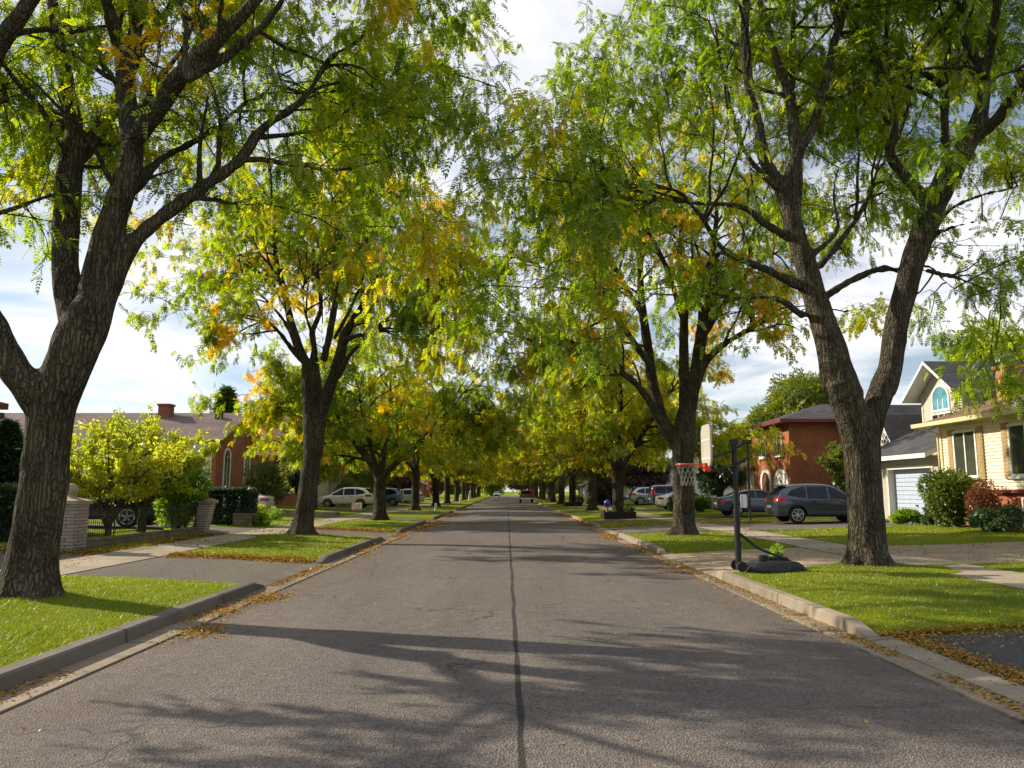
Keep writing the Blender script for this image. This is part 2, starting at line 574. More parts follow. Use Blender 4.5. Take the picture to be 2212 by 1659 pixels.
# ------------------------------------------------------------------ branch growth (batches of polylines)
def resample(pts, rad, n):
    """Catmull-Rom through pts, n points evenly spread by parameter"""
    pts = np.asarray(pts, float)
    rad = np.asarray(rad, float)
    k = len(pts)
    P = np.vstack([2 * pts[0] - pts[1], pts, 2 * pts[-1] - pts[-2]])
    s = np.concatenate([[0], np.cumsum(np.linalg.norm(np.diff(pts, axis=0), axis=1))])
    u = np.linspace(0, s[-1], n)
    i = np.clip(np.searchsorted(s, u, 'right') - 1, 0, k - 2)
    t = ((u - s[i]) / (s[i + 1] - s[i]))[:, None]
    p0, p1, p2, p3 = P[i], P[i + 1], P[i + 2], P[i + 3]
    out = 0.5 * ((2 * p1) + (-p0 + p2) * t + (2 * p0 - 5 * p1 + 4 * p2 - p3) * t ** 2 + (-p0 + 3 * p1 - 3 * p2 + p3) * t ** 3)
    return out, np.interp(u, s, rad)


def spawn(P, Rd, dens, g, t0=0.2):
    N = P.shape[1]
    L = np.linalg.norm(np.diff(P, axis=1), axis=2).sum(1)
    k = g.poisson(L * dens)
    idx = np.repeat(np.arange(len(P)), k)
    t = t0 + (1 - t0) * g.random(len(idx))
    f = t * (N - 1)
    i = np.minimum(f.astype(int), N - 2)
    w = f - i
    pos = P[idx, i] * (1 - w)[:, None] + P[idx, i + 1] * w[:, None]
    T = norm(P[idx, i + 1] - P[idx, i])
    r = Rd[idx, i] * (1 - w) + Rd[idx, i + 1] * w
    return pos, T, r, t, idx


def side_dir(T, g, amin, amax, flat=0.6, up=0.0):
    v = g.normal(0, 1, T.shape)
    v[:, 2] *= flat
    v = v - (v * T).sum(1, keepdims=True) * T
    v = norm(v)
    a = g.uniform(amin, amax, len(T))[:, None]
    d = T * np.cos(a) + v * np.sin(a)
    d[:, 2] += up
    return norm(d)


def extend(pos, d, length, n, wander, grav, g):
    pts = [pos]
    step = (length / (n - 1))[:, None]
    for j in range(n - 1):
        d = d + g.normal(0, wander, d.shape)
        d[:, 2] += grav
        d = norm(d)
        pos = pos + d * step
        pts.append(pos)
    return np.stack(pts, 1)


def tubes(P, Rd, k):
    """batch of tubes: P (B,N,3), Rd (B,N) -> verts, quads"""
    B, N, _ = P.shape
    T = np.empty_like(P)
    T[:, 1:-1] = P[:, 2:] - P[:, :-2]
    T[:, 0] = P[:, 1] - P[:, 0]
    T[:, -1] = P[:, -1] - P[:, -2]
    T = norm(T)
    ref = np.where(np.abs(T[:, :1, 2:3]) > 0.85, np.array([1.0, 0, 0]), np.array([0, 0, 1.0]))
    a = norm(np.cross(np.broadcast_to(ref, T.shape), T))
    b = np.cross(T, a)
    ang = np.arange(k) * 2 * math.pi / k
    V = P[:, :, None, :] + Rd[:, :, None, None] * (a[:, :, None, :] * np.cos(ang)[None, None, :, None] + b[:, :, None, :] * np.sin(ang)[None, None, :, None])
    V = V.reshape(-1, 3)
    base = (np.arange(B) * N * k)[:, None, None] + (np.arange(N - 1) * k)[None, :, None]
    q = np.arange(k)[None, None, :]
    q2 = (np.arange(k) + 1) % k
    q2 = q2[None, None, :]
    F = np.stack([base + q, base + q2, base + k + q2, base + k + q], -1).reshape(-1, 4)
    return V, F


TEMPL = {}


def leaf_template(kind):
    """pinnate leaf as rhombic leaflets in (along, side, normal); unit leaf length 1"""
    if kind in TEMPL:
        return TEMPL[kind]
    quads = []

    def rh(u0, v0, ang, l, w, lift=0.0):
        c, s = math.cos(ang), math.sin(ang)
        for (a, b) in ((0, 0), (l * 0.45, w / 2), (l, 0), (l * 0.45, -w / 2)):
            quads.append((u0 + a * c - b * s, v0 + a * s + b * c, lift * a - 0.55 * (u0 + a * c) ** 2 * 0.6))
    if kind == 'near':
        for i in range(5):
            for sgn in (-1, 1):
                rh(0.10 + i * 0.18, 0.0, sgn * (0.80 - 0.05 * i), 0.30 - 0.012 * i, 0.135, 0.25)
        rh(0.86, 0, 0, 0.28, 0.11)
    elif kind == 'mid':
        for i in range(3):
            for sgn in (-1, 1):
                rh(0.08 + i * 0.26, 0.0, sgn * 0.62, 0.40, 0.18, 0.2)
        rh(0.7, 0, 0, 0.40, 0.16)
    elif kind == 'far':
        for sgn in (-1, 1):
            rh(0.05, 0.0, sgn * 0.7, 0.62, 0.26, 0.2)
        rh(0.3, 0, 0, 0.75, 0.26)
    elif kind == 'oval':
        rh(0, 0, 0, 1.0, 0.55)
    elif kind == 'blade':
        rh(0, 0, 0, 1.0, 0.2)
    TEMPL[kind] = np.array(quads)
    return TEMPL[kind]


def leaves_mesh(pos, D, length, tint, kind, g, roll=0.5):
    """pos (L,3), D direction (L,3) -> verts, quads, tint"""
    tp = leaf_template(kind)
    S = norm(np.cross(D, np.array([0, 0, 1.0]) + g.normal(0, roll, D.shape)))
    Nn = np.cross(S, D)
    V = pos[:, None, :] + length[:, None, None] * (tp[None, :, 0:1] * D[:, None, :] + tp[None, :, 1:2] * S[:, None, :] + tp[None, :, 2:3] * Nn[:, None, :])
    k = len(tp)
    tt = np.repeat(tint, k)
    V = V.reshape(-1, 3)
    F = np.arange(len(V)).reshape(-1, 4)
    return V, F, tt


def noise3(p, s, seed=0):
    """cheap smooth pseudo noise in about [-1, 1]"""
    q = p * s + seed * 13.7
    return (np.sin(q[:, 0] * 1.0 + 1.7 * np.sin(q[:, 1] * 0.83 + seed)) + np.sin(q[:, 1] * 1.13 + 1.3 * np.sin(q[:, 2] * 0.91)) + np.sin(q[:, 2] * 1.21 + 1.5 * np.sin(q[:, 0] * 0.77 + 2))) / 3


def remesh_tubes(limbs, voxel, sides=14):
    """limbs: list of (pts (n,3), radii) -> fused smooth mesh arrays"""
    vs, fs = [], []
    for P, r in limbs:
        mb = MB()
        mb.tube(list(P), list(r), sides)
        b = len(vs)
        vs += mb.v
        fs += [[b + i for i in f] for f in mb.f]
    me = bpy.data.meshes.new('tmp')
    me.from_pydata(vs, [], fs)
    o = bpy.data.objects.new('tmp', me)
    COL.objects.link(o)
    md = o.modifiers.new('r', 'REMESH')
    md.mode = 'VOXEL'
    md.voxel_size = voxel
    sm = o.modifiers.new('s', 'SMOOTH')
    sm.factor = 0.5
    sm.iterations = 9
    ev = o.evaluated_get(bpy.context.evaluated_depsgraph_get())
    m2 = ev.to_mesh()
    V = np.empty(len(m2.vertices) * 3, np.float32)
    m2.vertices.foreach_get('co', V)
    V = V.reshape(-1, 3).astype(float)
    F = np.array([p.vertices[:] for p in m2.polygons if len(p.vertices) == 4], int)
    ev.to_mesh_clear()
    bpy.data.objects.remove(o)
    bpy.data.meshes.remove(me)
    # swelling and furrows that show on the outline
    nrm = V - V.mean(0)
    a = np.arctan2(nrm[:, 1], nrm[:, 0])
    d = 0.5 * noise3(V * np.array([1, 1, 0.35]), 9.0, 3) + 0.6 * noise3(V * np.array([1, 1, 0.3]), 22.0, 5)
    cen = np.zeros_like(V)
    me3 = bpy.data.meshes.new('tmp3')
    me3.from_pydata(V.tolist(), [], F.tolist())
    nn = np.empty(len(V) * 3, np.float32)
    me3.vertices.foreach_get('normal', nn)
    bpy.data.meshes.remove(me3)
    V = V + nn.reshape(-1, 3) * (d * 0.022)[:, None]
    return V, F


def make_tree(limbs, g, kind, base, voxel=0.045, d1=1.6, d2=3.2, d3=4.0, nleaf=(5, 3), len1=(1.8, 3.8), leaf_len=(0.2, 0.3), front=None,
              tint0=0.3, tint_var=0.16, zmin=2.6, spawn_from=0.3, gold=None, thin=None, twig_r=0.004):
    """limbs: list of (pts, radii, grows) in world space; returns trunk mesh, crown mesh relative to base"""
    N0 = 16
    rs = [resample(p, r, N0) for p, r, gr in limbs]
    P0 = np.stack([a for (a, _), (_, _, gr) in zip(rs, limbs) if gr])
    R0 = np.stack([b for (_, b), (_, _, gr) in zip(rs, limbs) if gr])
    fine = [resample(p, r, max(8, int(sum(np.linalg.norm(np.diff(np.asarray(p), axis=0), axis=1)) / 0.22))) for p, r, gr in limbs]
    V, F = remesh_tubes(fine, voxel)
    # level 1
    pos, T, r, t, i0 = spawn(P0, R0, d1, g, spawn_from)
    keep = r < 0.24
    pos, T, r, t = pos[keep], T[keep], r[keep], t[keep]
    D = side_dir(T, g, 0.6, 1.25, 0.55, 0.22)
    if front is not None:
        kp = g.random(len(pos)) < front(pos, D)
        pos, T, r, t, D = pos[kp], T[kp], r[kp], t[kp], D[kp]
    L = g.uniform(*len1, len(pos)) * (1.1 - 0.45 * t)
    P1 = extend(pos, D, L, 8, 0.17, -0.025, g)
    r1 = np.minimum(r * 0.55, 0.05)
    # ends of the limbs carry on as branches
    endd = norm(P0[:, -1] - P0[:, -2])
    Pe = extend(P0[:, -1], endd, g.uniform(len1[0], len1[1], len(P0)), 8, 0.2, -0.01, g)
    P1 = np.concatenate([P1, Pe])
    r1 = np.concatenate([r1, np.minimum(R0[:, -1], 0.05)])
    R1 = r1[:, None] * np.linspace(1, 0.22, 8)[None]
    h1 = g.normal(0, tint_var, len(P1))
    full = (g.random(len(P1)) > 0.1).astype(float)
    # level 2
    pos, T, r, t, i1 = spawn(P1, R1, d2, g, 0.12)
    D = side_dir(T, g, 0.5, 1.15, 0.5, 0.05)
    L = g.uniform(0.6, 1.5, len(pos)) * (1.15 - 0.5 * t)
    P2 = extend(pos, D, L, 5, 0.22, -0.09, g)
    R2 = np.minimum(r * 0.5, 0.012)[:, None] * np.linspace(1, 0.4, 5)[None]
    h2, f2 = h1[i1] + g.normal(0, 0.05, len(i1)), full[i1]
    # twigs
    pos, T, r, t, i2 = spawn(P2, R2, d3, g, 0.1)
    D = side_dir(T, g, 0.4, 1.1, 0.6, -0.05)
    L = g.uniform(0.25, 0.6, len(pos))
    P3 = extend(pos, D, L, 4, 0.25, -0.16, g)
    R3 = np.full((len(P3), 4), twig_r) * np.linspace(1, 0.5, 4)[None]
    h3, f3 = h2[i2], f2[i2]
    Vs, Fs = [V], [F]
    off = len(V)
    for (P, Rr, k) in ((P1, R1, 6), (P2, np.maximum(R2, twig_r), 4), (P3, R3, 3)):
        v, f = tubes(P, Rr, k)
        ok = np.ones(len(f), bool)
        Vs.append(v)
        Fs.append(f + off)
        off += len(v)
    trunk = mesh_arrays('trunk', np.concatenate(Vs) - base, Fs, smooth=True)
    # leaves on twigs and outer branchlets
    LP, LD, LT = [], [], []
    for P, h, fl, cnt in ((P3, h3, f3, nleaf[0]), (P2, h2, f2, nleaf[1])):
        k = g.poisson(cnt * (0.15 + 0.85 * fl))
        idx = np.repeat(np.arange(len(P)), k)
        t = np.clip(np.ceil(3 * g.random(len(idx))) / 3 - 0.06 + g.normal(0, 0.02, len(idx)), 0.05, 1)
        n = P.shape[1]
        f = t * (n - 1)
        i = np.minimum(f.astype(int), n - 2)
        w = (f - i)[:, None]
        p = P[idx, i] * (1 - w) + P[idx, i + 1] * w
        T = norm(P[idx, i + 1] - P[idx, i])
        d = T * 0.55 + g.normal(0, 0.48, T.shape)
        d[:, 2] -= 0.6
        LP.append(p)
        LD.append(norm(d))
        LT.append(h[idx])
    LP, LD, LT = np.concatenate(LP), np.concatenate(LD), np.concatenate(LT)
    tint = tint0 + LT + 0.13 * noise3(LP, 0.9, 1) + g.normal(0, 0.06, len(LP))
    if gold is not None:
        for c, rad, amt in gold:
            tint = tint + amt * np.exp(-((LP - np.array(c)) ** 2).sum(1) / rad ** 2)
    far = np.linalg.norm(LP - CAM, axis=1) > 3.6
    ok = (LP[:, 2] > zmin + 0.5 * noise3(LP, 1.3, 2)) & far
    if thin is not None:
        ok &= g.random(len(LP)) < thin(LP)
    LP, LD, tint = LP[ok], LD[ok], tint[ok]
    v, f, tt = leaves_mesh(LP, LD, leaf_len[0] * 0.75 + (leaf_len[1] * 1.15 - leaf_len[0] * 0.75) * g.beta(2, 2.4, len(LP)), np.clip(tint, 0.02, 0.98), kind, g)
    crown = mesh_arrays('crown', v - base, [f], tint=tt)
    print('tree', kind, 'branches', len(P1), len(P2), len(P3), 'leaves', len(LP), 'quads', len(f), flush=True)
    return trunk, crown


def put_tree(base, trunk, crown, label, group=None, cat='tree', leaf='leaf_locust', rz=0, scale=1.0, name='honey_locust_tree'):
    e = empty(name, base, rz, label, cat, group)
    e.scale = (scale,) * 3
    for nm, me, mt in (('trunk', trunk, 'bark'), ('crown', crown, leaf)):
        if not me.materials:
            me.materials.append(M[mt])
        o = bpy.data.objects.new(nm, me)
        COL.objects.link(o)
        o.parent = e
    return e


def traced(conv, wk, Y0, segs):
    """segs: list of (dy0, dy1, grows, [(x, y, w), ...]) in picture points; wk converts widths to 2212-px"""
    out = []
    for dy0, dy1, gr, pts in segs:
        n = len(pts)
        P, rr = [], []
        for i, (x, y, w) in enumerate(pts):
            px, py = conv(x, y)
            Y = Y0 + dy0 + (dy1 - dy0) * i / (n - 1)
            P.append(at(px, py, Y))
            rr.append(max(0.014, 0.5 * w * wk / FPX * Y * 0.96 - 0.012))
        out.append((np.array(P), np.array(rr), gr))
    return out


def trunk_base(x, y, z, top, rtop, rb, lean=None):
    """flared stem from the ground up to point top"""
    b = np.array([x, y, z])
    top = np.array(top)
    hs = [-0.25, 0.0, 0.12, 0.3, 0.6, 1.0]
    fl = [1.42, 1.28, 1.14, 1.06, 1.02, 1.0]
    P, rr = [], []
    for h, f in zip(hs, fl):
        t = max(0, h / (top[2] - z))
        q = b + (top - b) * t
        q[2] = z + h
        P.append(q)
        rr.append((rb + (rtop - rb) * t) * f)
    n = max(2, int((top[2] - z - 1.0) / 0.5))
    for k in range(1, n + 1):
        h = 1.0 + (top[2] - z - 1.0) * k / n
        t = h / (top[2] - z)
        P.append(b + (top - b) * t)
        rr.append(rb + (rtop - rb) * t)
    return (np.array(P), np.array(rr), False)


def roots(x, y, z, r, g, n=7):
    out = []
    for k in range(n):
        a = 2 * math.pi * (k + g.uniform(-0.25, 0.25)) / n
        u = np.array([math.cos(a), math.sin(a), 0])
        b = np.array([x, y, z])
        L = r * g.uniform(1.35, 1.75)
        P = np.array([b + u * r * 0.7 + [0, 0, 0.55], b + u * r * 0.98 + [0, 0, 0.2], b + u * L + [0, 0, -0.02], b + u * (L + 0.3) + [0, 0, -0.16]])
        out.append((P, np.array([0.10, 0.13, 0.10, 0.05]) * r / 0.4, False))
    return out


ident = lambda x, y: (x, y)
UL = lambda x, y: (x * 0.5, y * 0.5)
UR = lambda x, y: (1106 + x * 0.5, y * 0.5)
Z5 = lambda x, y: ((1000 + x * .45208) / 1.736, (900 + y * .45208) / 1.736)

# ---- first tree on the left
g = np.random.default_rng(11)
YA = 11.1
baseA = np.array([-6.68, YA, 0.2])
segA = [
    (0, 0, False, [(104, 1160, 60), (101, 1060, 92), (103, 970, 98), (107, 920, 102), (120, 860, 106), (144, 800, 104), (166, 740, 108), (182, 690, 100), (192, 640, 50)]),
]
LA = traced(ident, 1, YA, segA)
topA = at(96, 1150, YA)
LA.append(trunk_base(*baseA, at(101, 980, YA), 0.315, 0.325))
LA += roots(*baseA, 0.33, g)
LA += traced(ident, 1, YA, [
    (0, -1.5, True, [(110, 900, 80), (70, 850, 74), (0, 745, 74), (-70, 560, 66), (-80, 330, 60), (-20, 130, 52), (60, 10, 44), (130, -150, 34), (180, -380, 20)]),
    (0, -2.5, True, [(-40, 650, 50), (-200, 520, 40), (-420, 330, 30), (-560, 60, 18)])])
LA += traced(UL, 0.5, YA, [
    (0.1, 1.4, True, [(310, 1590, 80), (318, 1400, 130), (288, 1230, 132), (280, 1080, 122), (290, 900, 126), (300, 750, 124), (325, 600, 92), (305, 450, 86), (270, 290, 80), (238, 100, 74), (215, -120, 60), (205, -500, 40), (240, -800, 20)]),
    (0.9, 2.8, True, [(330, 690, 90), (430, 560, 84), (510, 430, 72), (590, 240, 66), (650, 140, 56), (740, 20, 46), (850, -200, 32), (900, -500, 16)]),
    (0.0, 0.3, True, [(345, 1590, 80), (375, 1420, 125), (402, 1230, 128), (470, 1000, 132), (535, 820, 122), (572, 660, 112), (560, 540, 104), (545, 420, 100), (535, 260, 94), (520, 180, 86)]),
    (0.3, -0.6, True, [(530, 230, 80), (490, 110, 74), (455, -20, 66), (410, -250, 48), (380, -600, 20)]),
    (0.3, 1.6, True, [(545, 260, 78), (590, 130, 72), (600, -20, 62), (640, -300, 46), (660, -650, 20)]),
    (0.1, -1.4, True, [(565, 650, 84), (615, 560, 94), (680, 470, 96), (770, 340, 96), (850, 265, 92), (920, 190, 86), (1000, 115, 78), (1110, -10, 66), (1260, -220, 46), (1400, -520, 22)]),
    (-0.6, -0.2, True, [(800, 350, 60), (870, 305, 60), (960, 255, 58), (1060, 180, 54), (1150, 95, 48), (1220, -5, 40), (1330, -200, 26), (1440, -380, 14)]),
    (-0.5, 0.8, True, [(795, 280, 46), (802, 190, 44), (808, 110, 40), (780, 40, 38), (790, -150, 26), (830, -380, 14)]),
    (-0.8, -1.8, True, [(945, 160, 50), (950, 60, 44), (960, -40, 40), (930, -300, 20)]),
    (0.0, 1.0, True, [(370, 1590, 70), (415, 1440, 106), (452, 1300, 106), (505, 1180, 98), (560, 1070, 84), (640, 985, 80), (750, 900, 76), (900, 790, 66), (1040, 690, 60), (1130, 560, 54), (1300, 440, 46), (1375, 330, 38), (1440, 240, 34), (1550, 175, 30), (1640, 50, 24), (1700, -60, 18), (1800, -250, 10)]),
    (0.8, 2.6, True, [(1290, 445, 34), (1400, 400, 24), (1540, 400, 20), (1700, 480, 17), (1850, 610, 14), (2000, 720, 8)]),
    (0.4, 2.2, True, [(840, 862, 34), (920, 865, 30), (1020, 885, 26), (1150, 882, 24), (1300, 912, 20), (1480, 950, 16), (1700, 1010, 12), (1850, 1080, 8)]),
    (0.2, 3.6, True, [(600, 780, 60), (650, 730, 50), (720, 672, 44), (850, 605, 40), (950, 535, 36), (1050, 452, 32), (1140, 410, 28), (1200, 335, 26), (1300, 290, 22), (1420, 282, 18), (1580, 280, 12), (1700, 220, 8)]),
])
trA, crA = make_tree(LA, g, 'near', baseA, 0.04, d1=2.7, d2=4.2, d3=4.6, nleaf=(5.8, 3.8), len1=(1.6, 3.6), leaf_len=(0.17, 0.27), tint0=0.33,
                     gold=[((-0.8, 9.8, 7.4), 1.6, 0.42)], zmin=3.0,
                     tint_var=0.11,
                     front=lambda p, D: np.where((p[:, 0] < -2.4) & (D[:, 1] < 0.1), np.where(D[:, 0] < -0.2, 0.5, 0.12), np.where((p[:, 0] < -0.9) & (D[:, 1] < 0.0), 0.3, 1.0)),
                     thin=lambda p: np.where((p[:, 0] < -2.6) & (p[:, 1] < 10.9) & (p[:, 0] / p[:, 1] > -0.70), 0.12, np.where((p[:, 0] < -0.9) & (p[:, 0] > -2.6) & (p[:, 1] < 10.4), 0.45, 1.0)))
put_tree(baseA, trA, crA, 'thick honey locust forking low into many limbs, cut by the left photo edge', 'street trees along the road')

# ---- first tree on the right
g = np.random.default_rng(23)
YB = 15.5
baseB = np.array([7.15, YB, 0.22])
LB = [trunk_base(*baseB, at(1860, 950, YB), 0.345, 0.345)] + roots(*baseB, 0.35, g)
LB += traced(ident, 1, YB, [
    (0, -0.2, False, [(1858, 1000, 60), (1852, 950, 74), (1842, 905, 76), (1828, 864, 78), (1812, 820, 82)]),
    (0, 0.2, False, [(1864, 1000, 60), (1870, 950, 66), (1884, 895, 62), (1904, 845, 58), (1921, 800, 56)])])
LB += traced(UR, 0.5, YB, [
    (-0.2, 0.2, False, [(1450, 1728, 166), (1412, 1640, 160), (1372, 1480, 138), (1312, 1300, 112), (1272, 1150, 102), (1222, 1000, 96), (1190, 870, 94), (1160, 800, 84)]),
    (0.1, -0.6, True, [(1190, 860, 76), (1140, 770, 66), (1090, 690, 62), (1068, 560, 60), (1032, 420, 58), (1008, 250, 56), (1008, 100, 52), (1012, -20, 48), (980, -250, 34), (940, -520, 16)]),
    (0.0, 1.2, True, [(1225, 960, 60), (1232, 760, 60), (1215, 550, 60), (1195, 400, 52), (1140, 250, 46), (1108, 120, 40), (1065, -10, 34), (1010, -250, 22), (960, -430, 12)]),
    (0.4, 2.0, True, [(1205, 450, 42), (1212, 300, 38), (1215, 120, 32), (1222, -60, 26), (1250, -350, 12)]),
    (0.1, 0.6, True, [(1170, 820, 66), (1235, 670, 60), (1305, 530, 56), (1350, 380, 52), (1390, 200, 48), (1430, 60, 44), (1460, -100, 36), (1500, -400, 16)]),
    (0.0, -2.2, True, [(1255, 1240, 56), (1130, 1180, 48), (1040, 1140, 44), (950, 1105, 40), (880, 1040, 38), (830, 950, 36), (770, 880, 32), (715, 825, 28), (600, 808, 24), (450, 790, 18), (250, 760, 12), (50, 770, 7)]),
    (0.1, -1.6, True, [(1200, 1030, 52), (1090, 965, 44), (1010, 900, 38), (890, 880, 34), (750, 875, 30), (620, 850, 27), (500, 800, 25), (370, 740, 23), (280, 680, 20), (200, 580, 17), (80, 450, 12), (-60, 380, 7)]),
    (0.0, -1.2, True, [(1260, 1370, 44), (1150, 1290, 34), (1040, 1285, 28), (950, 1287, 25), (820, 1280, 21), (700, 1275, 18), (450, 1262, 14), (250, 1250, 8)]),
    (0.3, 2.2, True, [(1020, 890, 26), (1012, 790, 24), (950, 730, 24), (860, 630, 22), (780, 540, 21), (730, 490, 19), (620, 430, 16), (500, 380, 13), (380, 345, 8)]),
    (0.4, 3.0, True, [(1075, 930, 22), (1040, 800, 20), (1025, 690, 18), (985, 500, 15), (970, 350, 10)]),
    (0.0, 0.5, True, [(1300, 1100, 40), (1380, 1030, 34), (1412, 970, 30), (1392, 880, 26), (1400, 760, 20), (1450, 640, 12)]),
    (0.2, 1.4, True, [(1300, 1320, 50), (1400, 1250, 46), (1500, 1195, 40), (1600, 1160, 38), (1690, 1170, 32), (1800, 1150, 24), (1880, 1225, 20), (1960, 1280, 17), (2050, 1350, 14), (2130, 1430, 9)]),
    (-0.2, -2.4, True, [(1160, 830, 46), (1000, 640, 34), (900, 250, 28), (870, 60, 20), (820, -150, 10)]),
    (0.2, 0.2, False, [(1600, 1690, 116), (1632, 1600, 110), (1662, 1400, 112), (1700, 1250, 110), (1740, 1100, 114), (1796, 960, 120), (1830, 870, 116)]),
    (0.2, 1.0, True, [(1810, 920, 70), (1755, 830, 64), (1685, 745, 58), (1630, 665, 52), (1655, 560, 46), (1632, 430, 42), (1610, 300, 38), (1620, 120, 34), (1622, -20, 30), (1600, -300, 14)]),
    (0.5, 2.4, True, [(1660, 610, 32), (1705, 490, 28), (1728, 320, 24), (1735, 100, 20), (1760, -150, 10)]),
    (0.2, -0.8, True, [(1815, 900, 110), (1875, 780, 122), (1925, 690, 108), (1995, 570, 90), (2035, 440, 70), (2032, 300, 60), (1965, 200, 46), (1938, 90, 36), (1900, -100, 24), (1860, -350, 12)]),
    (-0.5, -1.5, True, [(2035, 330, 52), (2070, 190, 54), (2100, 0, 46), (2150, -250, 28), (2190, -500, 12)]),
    (0.3, 2.0, True, [(1872, 760, 50), (1870, 550, 48), (1872, 350, 42), (1890, 150, 30), (1900, -100, 16)]),
    (-0.1, -2.6, True, [(2010, 590, 64), (2100, 510, 66), (2165, 420, 64), (2215, 350, 58), (2330, 240, 48), (2480, 60, 34), (2600, -200, 16)]),
    (0.4, 0.8, True, [(2060, 350, 26), (2140, 310, 22), (2230, 280, 18), (2360, 220, 10)]),
    (0.3, 3.2, True, [(1800, 1010, 40), (1900, 900, 30), (2040, 840, 24), (2200, 800, 18), (2380, 700, 10)]),
    (0.2, 2.0, True, [(1790, 1170, 34), (1880, 1190, 26), (2000, 1230, 22), (2130, 1300, 17), (2260, 1400, 12), (2330, 1480, 8)]),
    (0.5, 3.8, True, [(1330, 1150, 44), (1450, 1000, 36), (1540, 850, 30), (1590, 680, 22), (1640, 500, 12)]),
    (0.8, -2.4, True, [(1770, 1080, 34), (1860, 1000, 24), (1990, 960, 20), (2110, 945, 16), (2260, 960, 10)]),
])
trB, crB = make_tree(LB, g, 'near', baseB, 0.045, d1=2.15, d2=3.7, d3=4.2, nleaf=(5.5, 3.6), len1=(1.8, 4.0), leaf_len=(0.18, 0.29), tint0=0.33,
                     gold=[((3.4, 19, 9.0), 1.8, 0.3)], zmin=3.3,
                     tint_var=0.10,
                     front=lambda p, D: np.where((p[:, 0] > 4.2) & (D[:, 1] < 0.0) & (p[:, 0] / p[:, 1] < 0.56), 0.4, np.where((p[:, 0] < 4.2) & (D[:, 1] < -0.1), 0.55, 1.0)),
                     thin=lambda p: np.where((p[:, 0] > 4.2) & (p[:, 1] < 15.0) & (p[:, 0] / p[:, 1] < 0.57), 0.4, np.where((p[:, 0] < 4.2) & (p[:, 1] < 14.2), 0.6, 1.0)))
put_tree(baseB, trB, crB, 'thick honey locust splitting in a wide V right of the basketball hoop', 'street trees along the road')

# ---- second tree on the left
g = np.random.default_rng(5)
YC = 26.2
baseC = np.array([-6.85, YC, 0.2])
LC = [trunk_base(*baseC, at(678, 960, YC), 0.30, 0.335)] + roots(*baseC, 0.34, g)
LC += traced(ident, 1, YC, [
    (0, 0, False, [(677, 985, 46), (676, 920, 46), (675, 857, 47), (672, 815, 46), (671, 785, 40)]),
    (0, -0.2, False, [(684, 960, 34), (693, 900, 30), (706, 857, 30), (718, 820, 27), (730, 785, 27), (743, 727, 25)]),
])
LC += traced(Z5, 0.2604, YC, [
    (0, 0.6, True, [(345, 1060, 90), (255, 860, 90), (200, 680, 80), (150, 450, 70), (110, 300, 64), (70, 100, 52), (60, -200, 44), (20, -560, 34), (0, -900, 14)]),
    (0.2, 1.6, True, [(370, 1080, 80), (395, 900, 66), (380, 760, 60), (450, 560, 50), (420, 200, 44), (460, -200, 34), (470, -600, 16)]),
    (0.0, 1.0, True, [(470, 1010, 76), (520, 800, 70), (560, 560, 70), (600, 400, 68), (605, 200, 66), (600, 50, 62), (610, -200, 50), (640, -560, 34), (650, -950, 14)]),
    (0.2, -1.0, True, [(600, 330, 50), (700, 180, 46), (790, 40, 40), (900, -100, 34), (1000, -400, 24), (1080, -700, 12)]),
    (-0.2, -0.8, True, [(640, 800, 96), (720, 660, 80), (790, 550, 60), (850, 440, 54), (960, 330, 52), (1150, 230, 42), (1350, 180, 34), (1560, 110, 24), (1750, 50, 12)]),
    (0.0, 1.4, True, [(960, 370, 40), (880, 405, 36), (760, 415, 28), (680, 400, 18)]),
    (-0.1, -2.2, True, [(590, 1140, 70), (690, 950, 50), (820, 830, 46), (920, 720, 44), (1030, 630, 42), (1200, 560, 40), (1380, 480, 34), (1500, 400, 28), (1640, 320, 20), (1800, 280, 10)]),
    (-0.3, -1.8, True, [(640, 850, 60), (720, 800, 52), (880, 770, 48), (1000, 730, 40), (1080, 745, 34), (1250, 740, 30), (1450, 765, 24), (1600, 805, 18), (1800, 870, 10)]),
    (0.1, 0.8, True, [(700, 720, 40), (800, 690, 32), (950, 680, 26), (1120, 660, 22), (1320, 640, 12)]),
    (0.0, -1.6, True, [(300, 1010, 60), (190, 880, 52), (90, 750, 46), (-20, 660, 40), (-200, 620, 30), (-420, 620, 18), (-700, 560, 8)]),
    (0.4, 2.6, True, [(280, 930, 50), (120, 640, 40), (-120, 400, 34), (-380, 300, 22), (-600, 150, 10)]),
    (-0.4, -3.4, True, [(420, 1010, 50), (380, 800, 44), (300, 500, 38), (330, 150, 28), (250, -250, 12)]),
    (0.4, 3.6, True, [(560, 820, 50), (700, 560, 42), (820, 240, 34), (860, -120, 22), (900, -420, 10)]),
    (-0.2, -2.6, True, [(200, 640, 44), (60, 420, 36), (-180, 150, 28), (-420, -60, 18), (-620, -120, 8)]),
    (0.0, -1.2, True, [(70, 80, 40), (-150, -150, 32), (-420, -350, 24), (-640, -420, 10)]),
])
trC, crC = make_tree(LC, g, 'mid', baseC, 0.05, d1=1.75, d2=3.4, d3=3.4, nleaf=(5.0, 3.4), len1=(1.8, 3.8), leaf_len=(0.22, 0.32), tint0=0.42,
                     gold=[((-1.2, 26, 6.6), 2.2, 0.25), ((-9.5, 26, 5.6), 1.2, 0.08)], zmin=3.0,
                     thin=lambda p: np.where((p[:, 0] < -7.2) & (p[:, 2] < 4.9 + 0.4 * np.sin(p[:, 0] * 3)), 0.0, 1.0))
put_tree(baseC, trC, crC, 'honey locust second in the left row, with one stem leaning right over the road', 'street trees along the road')

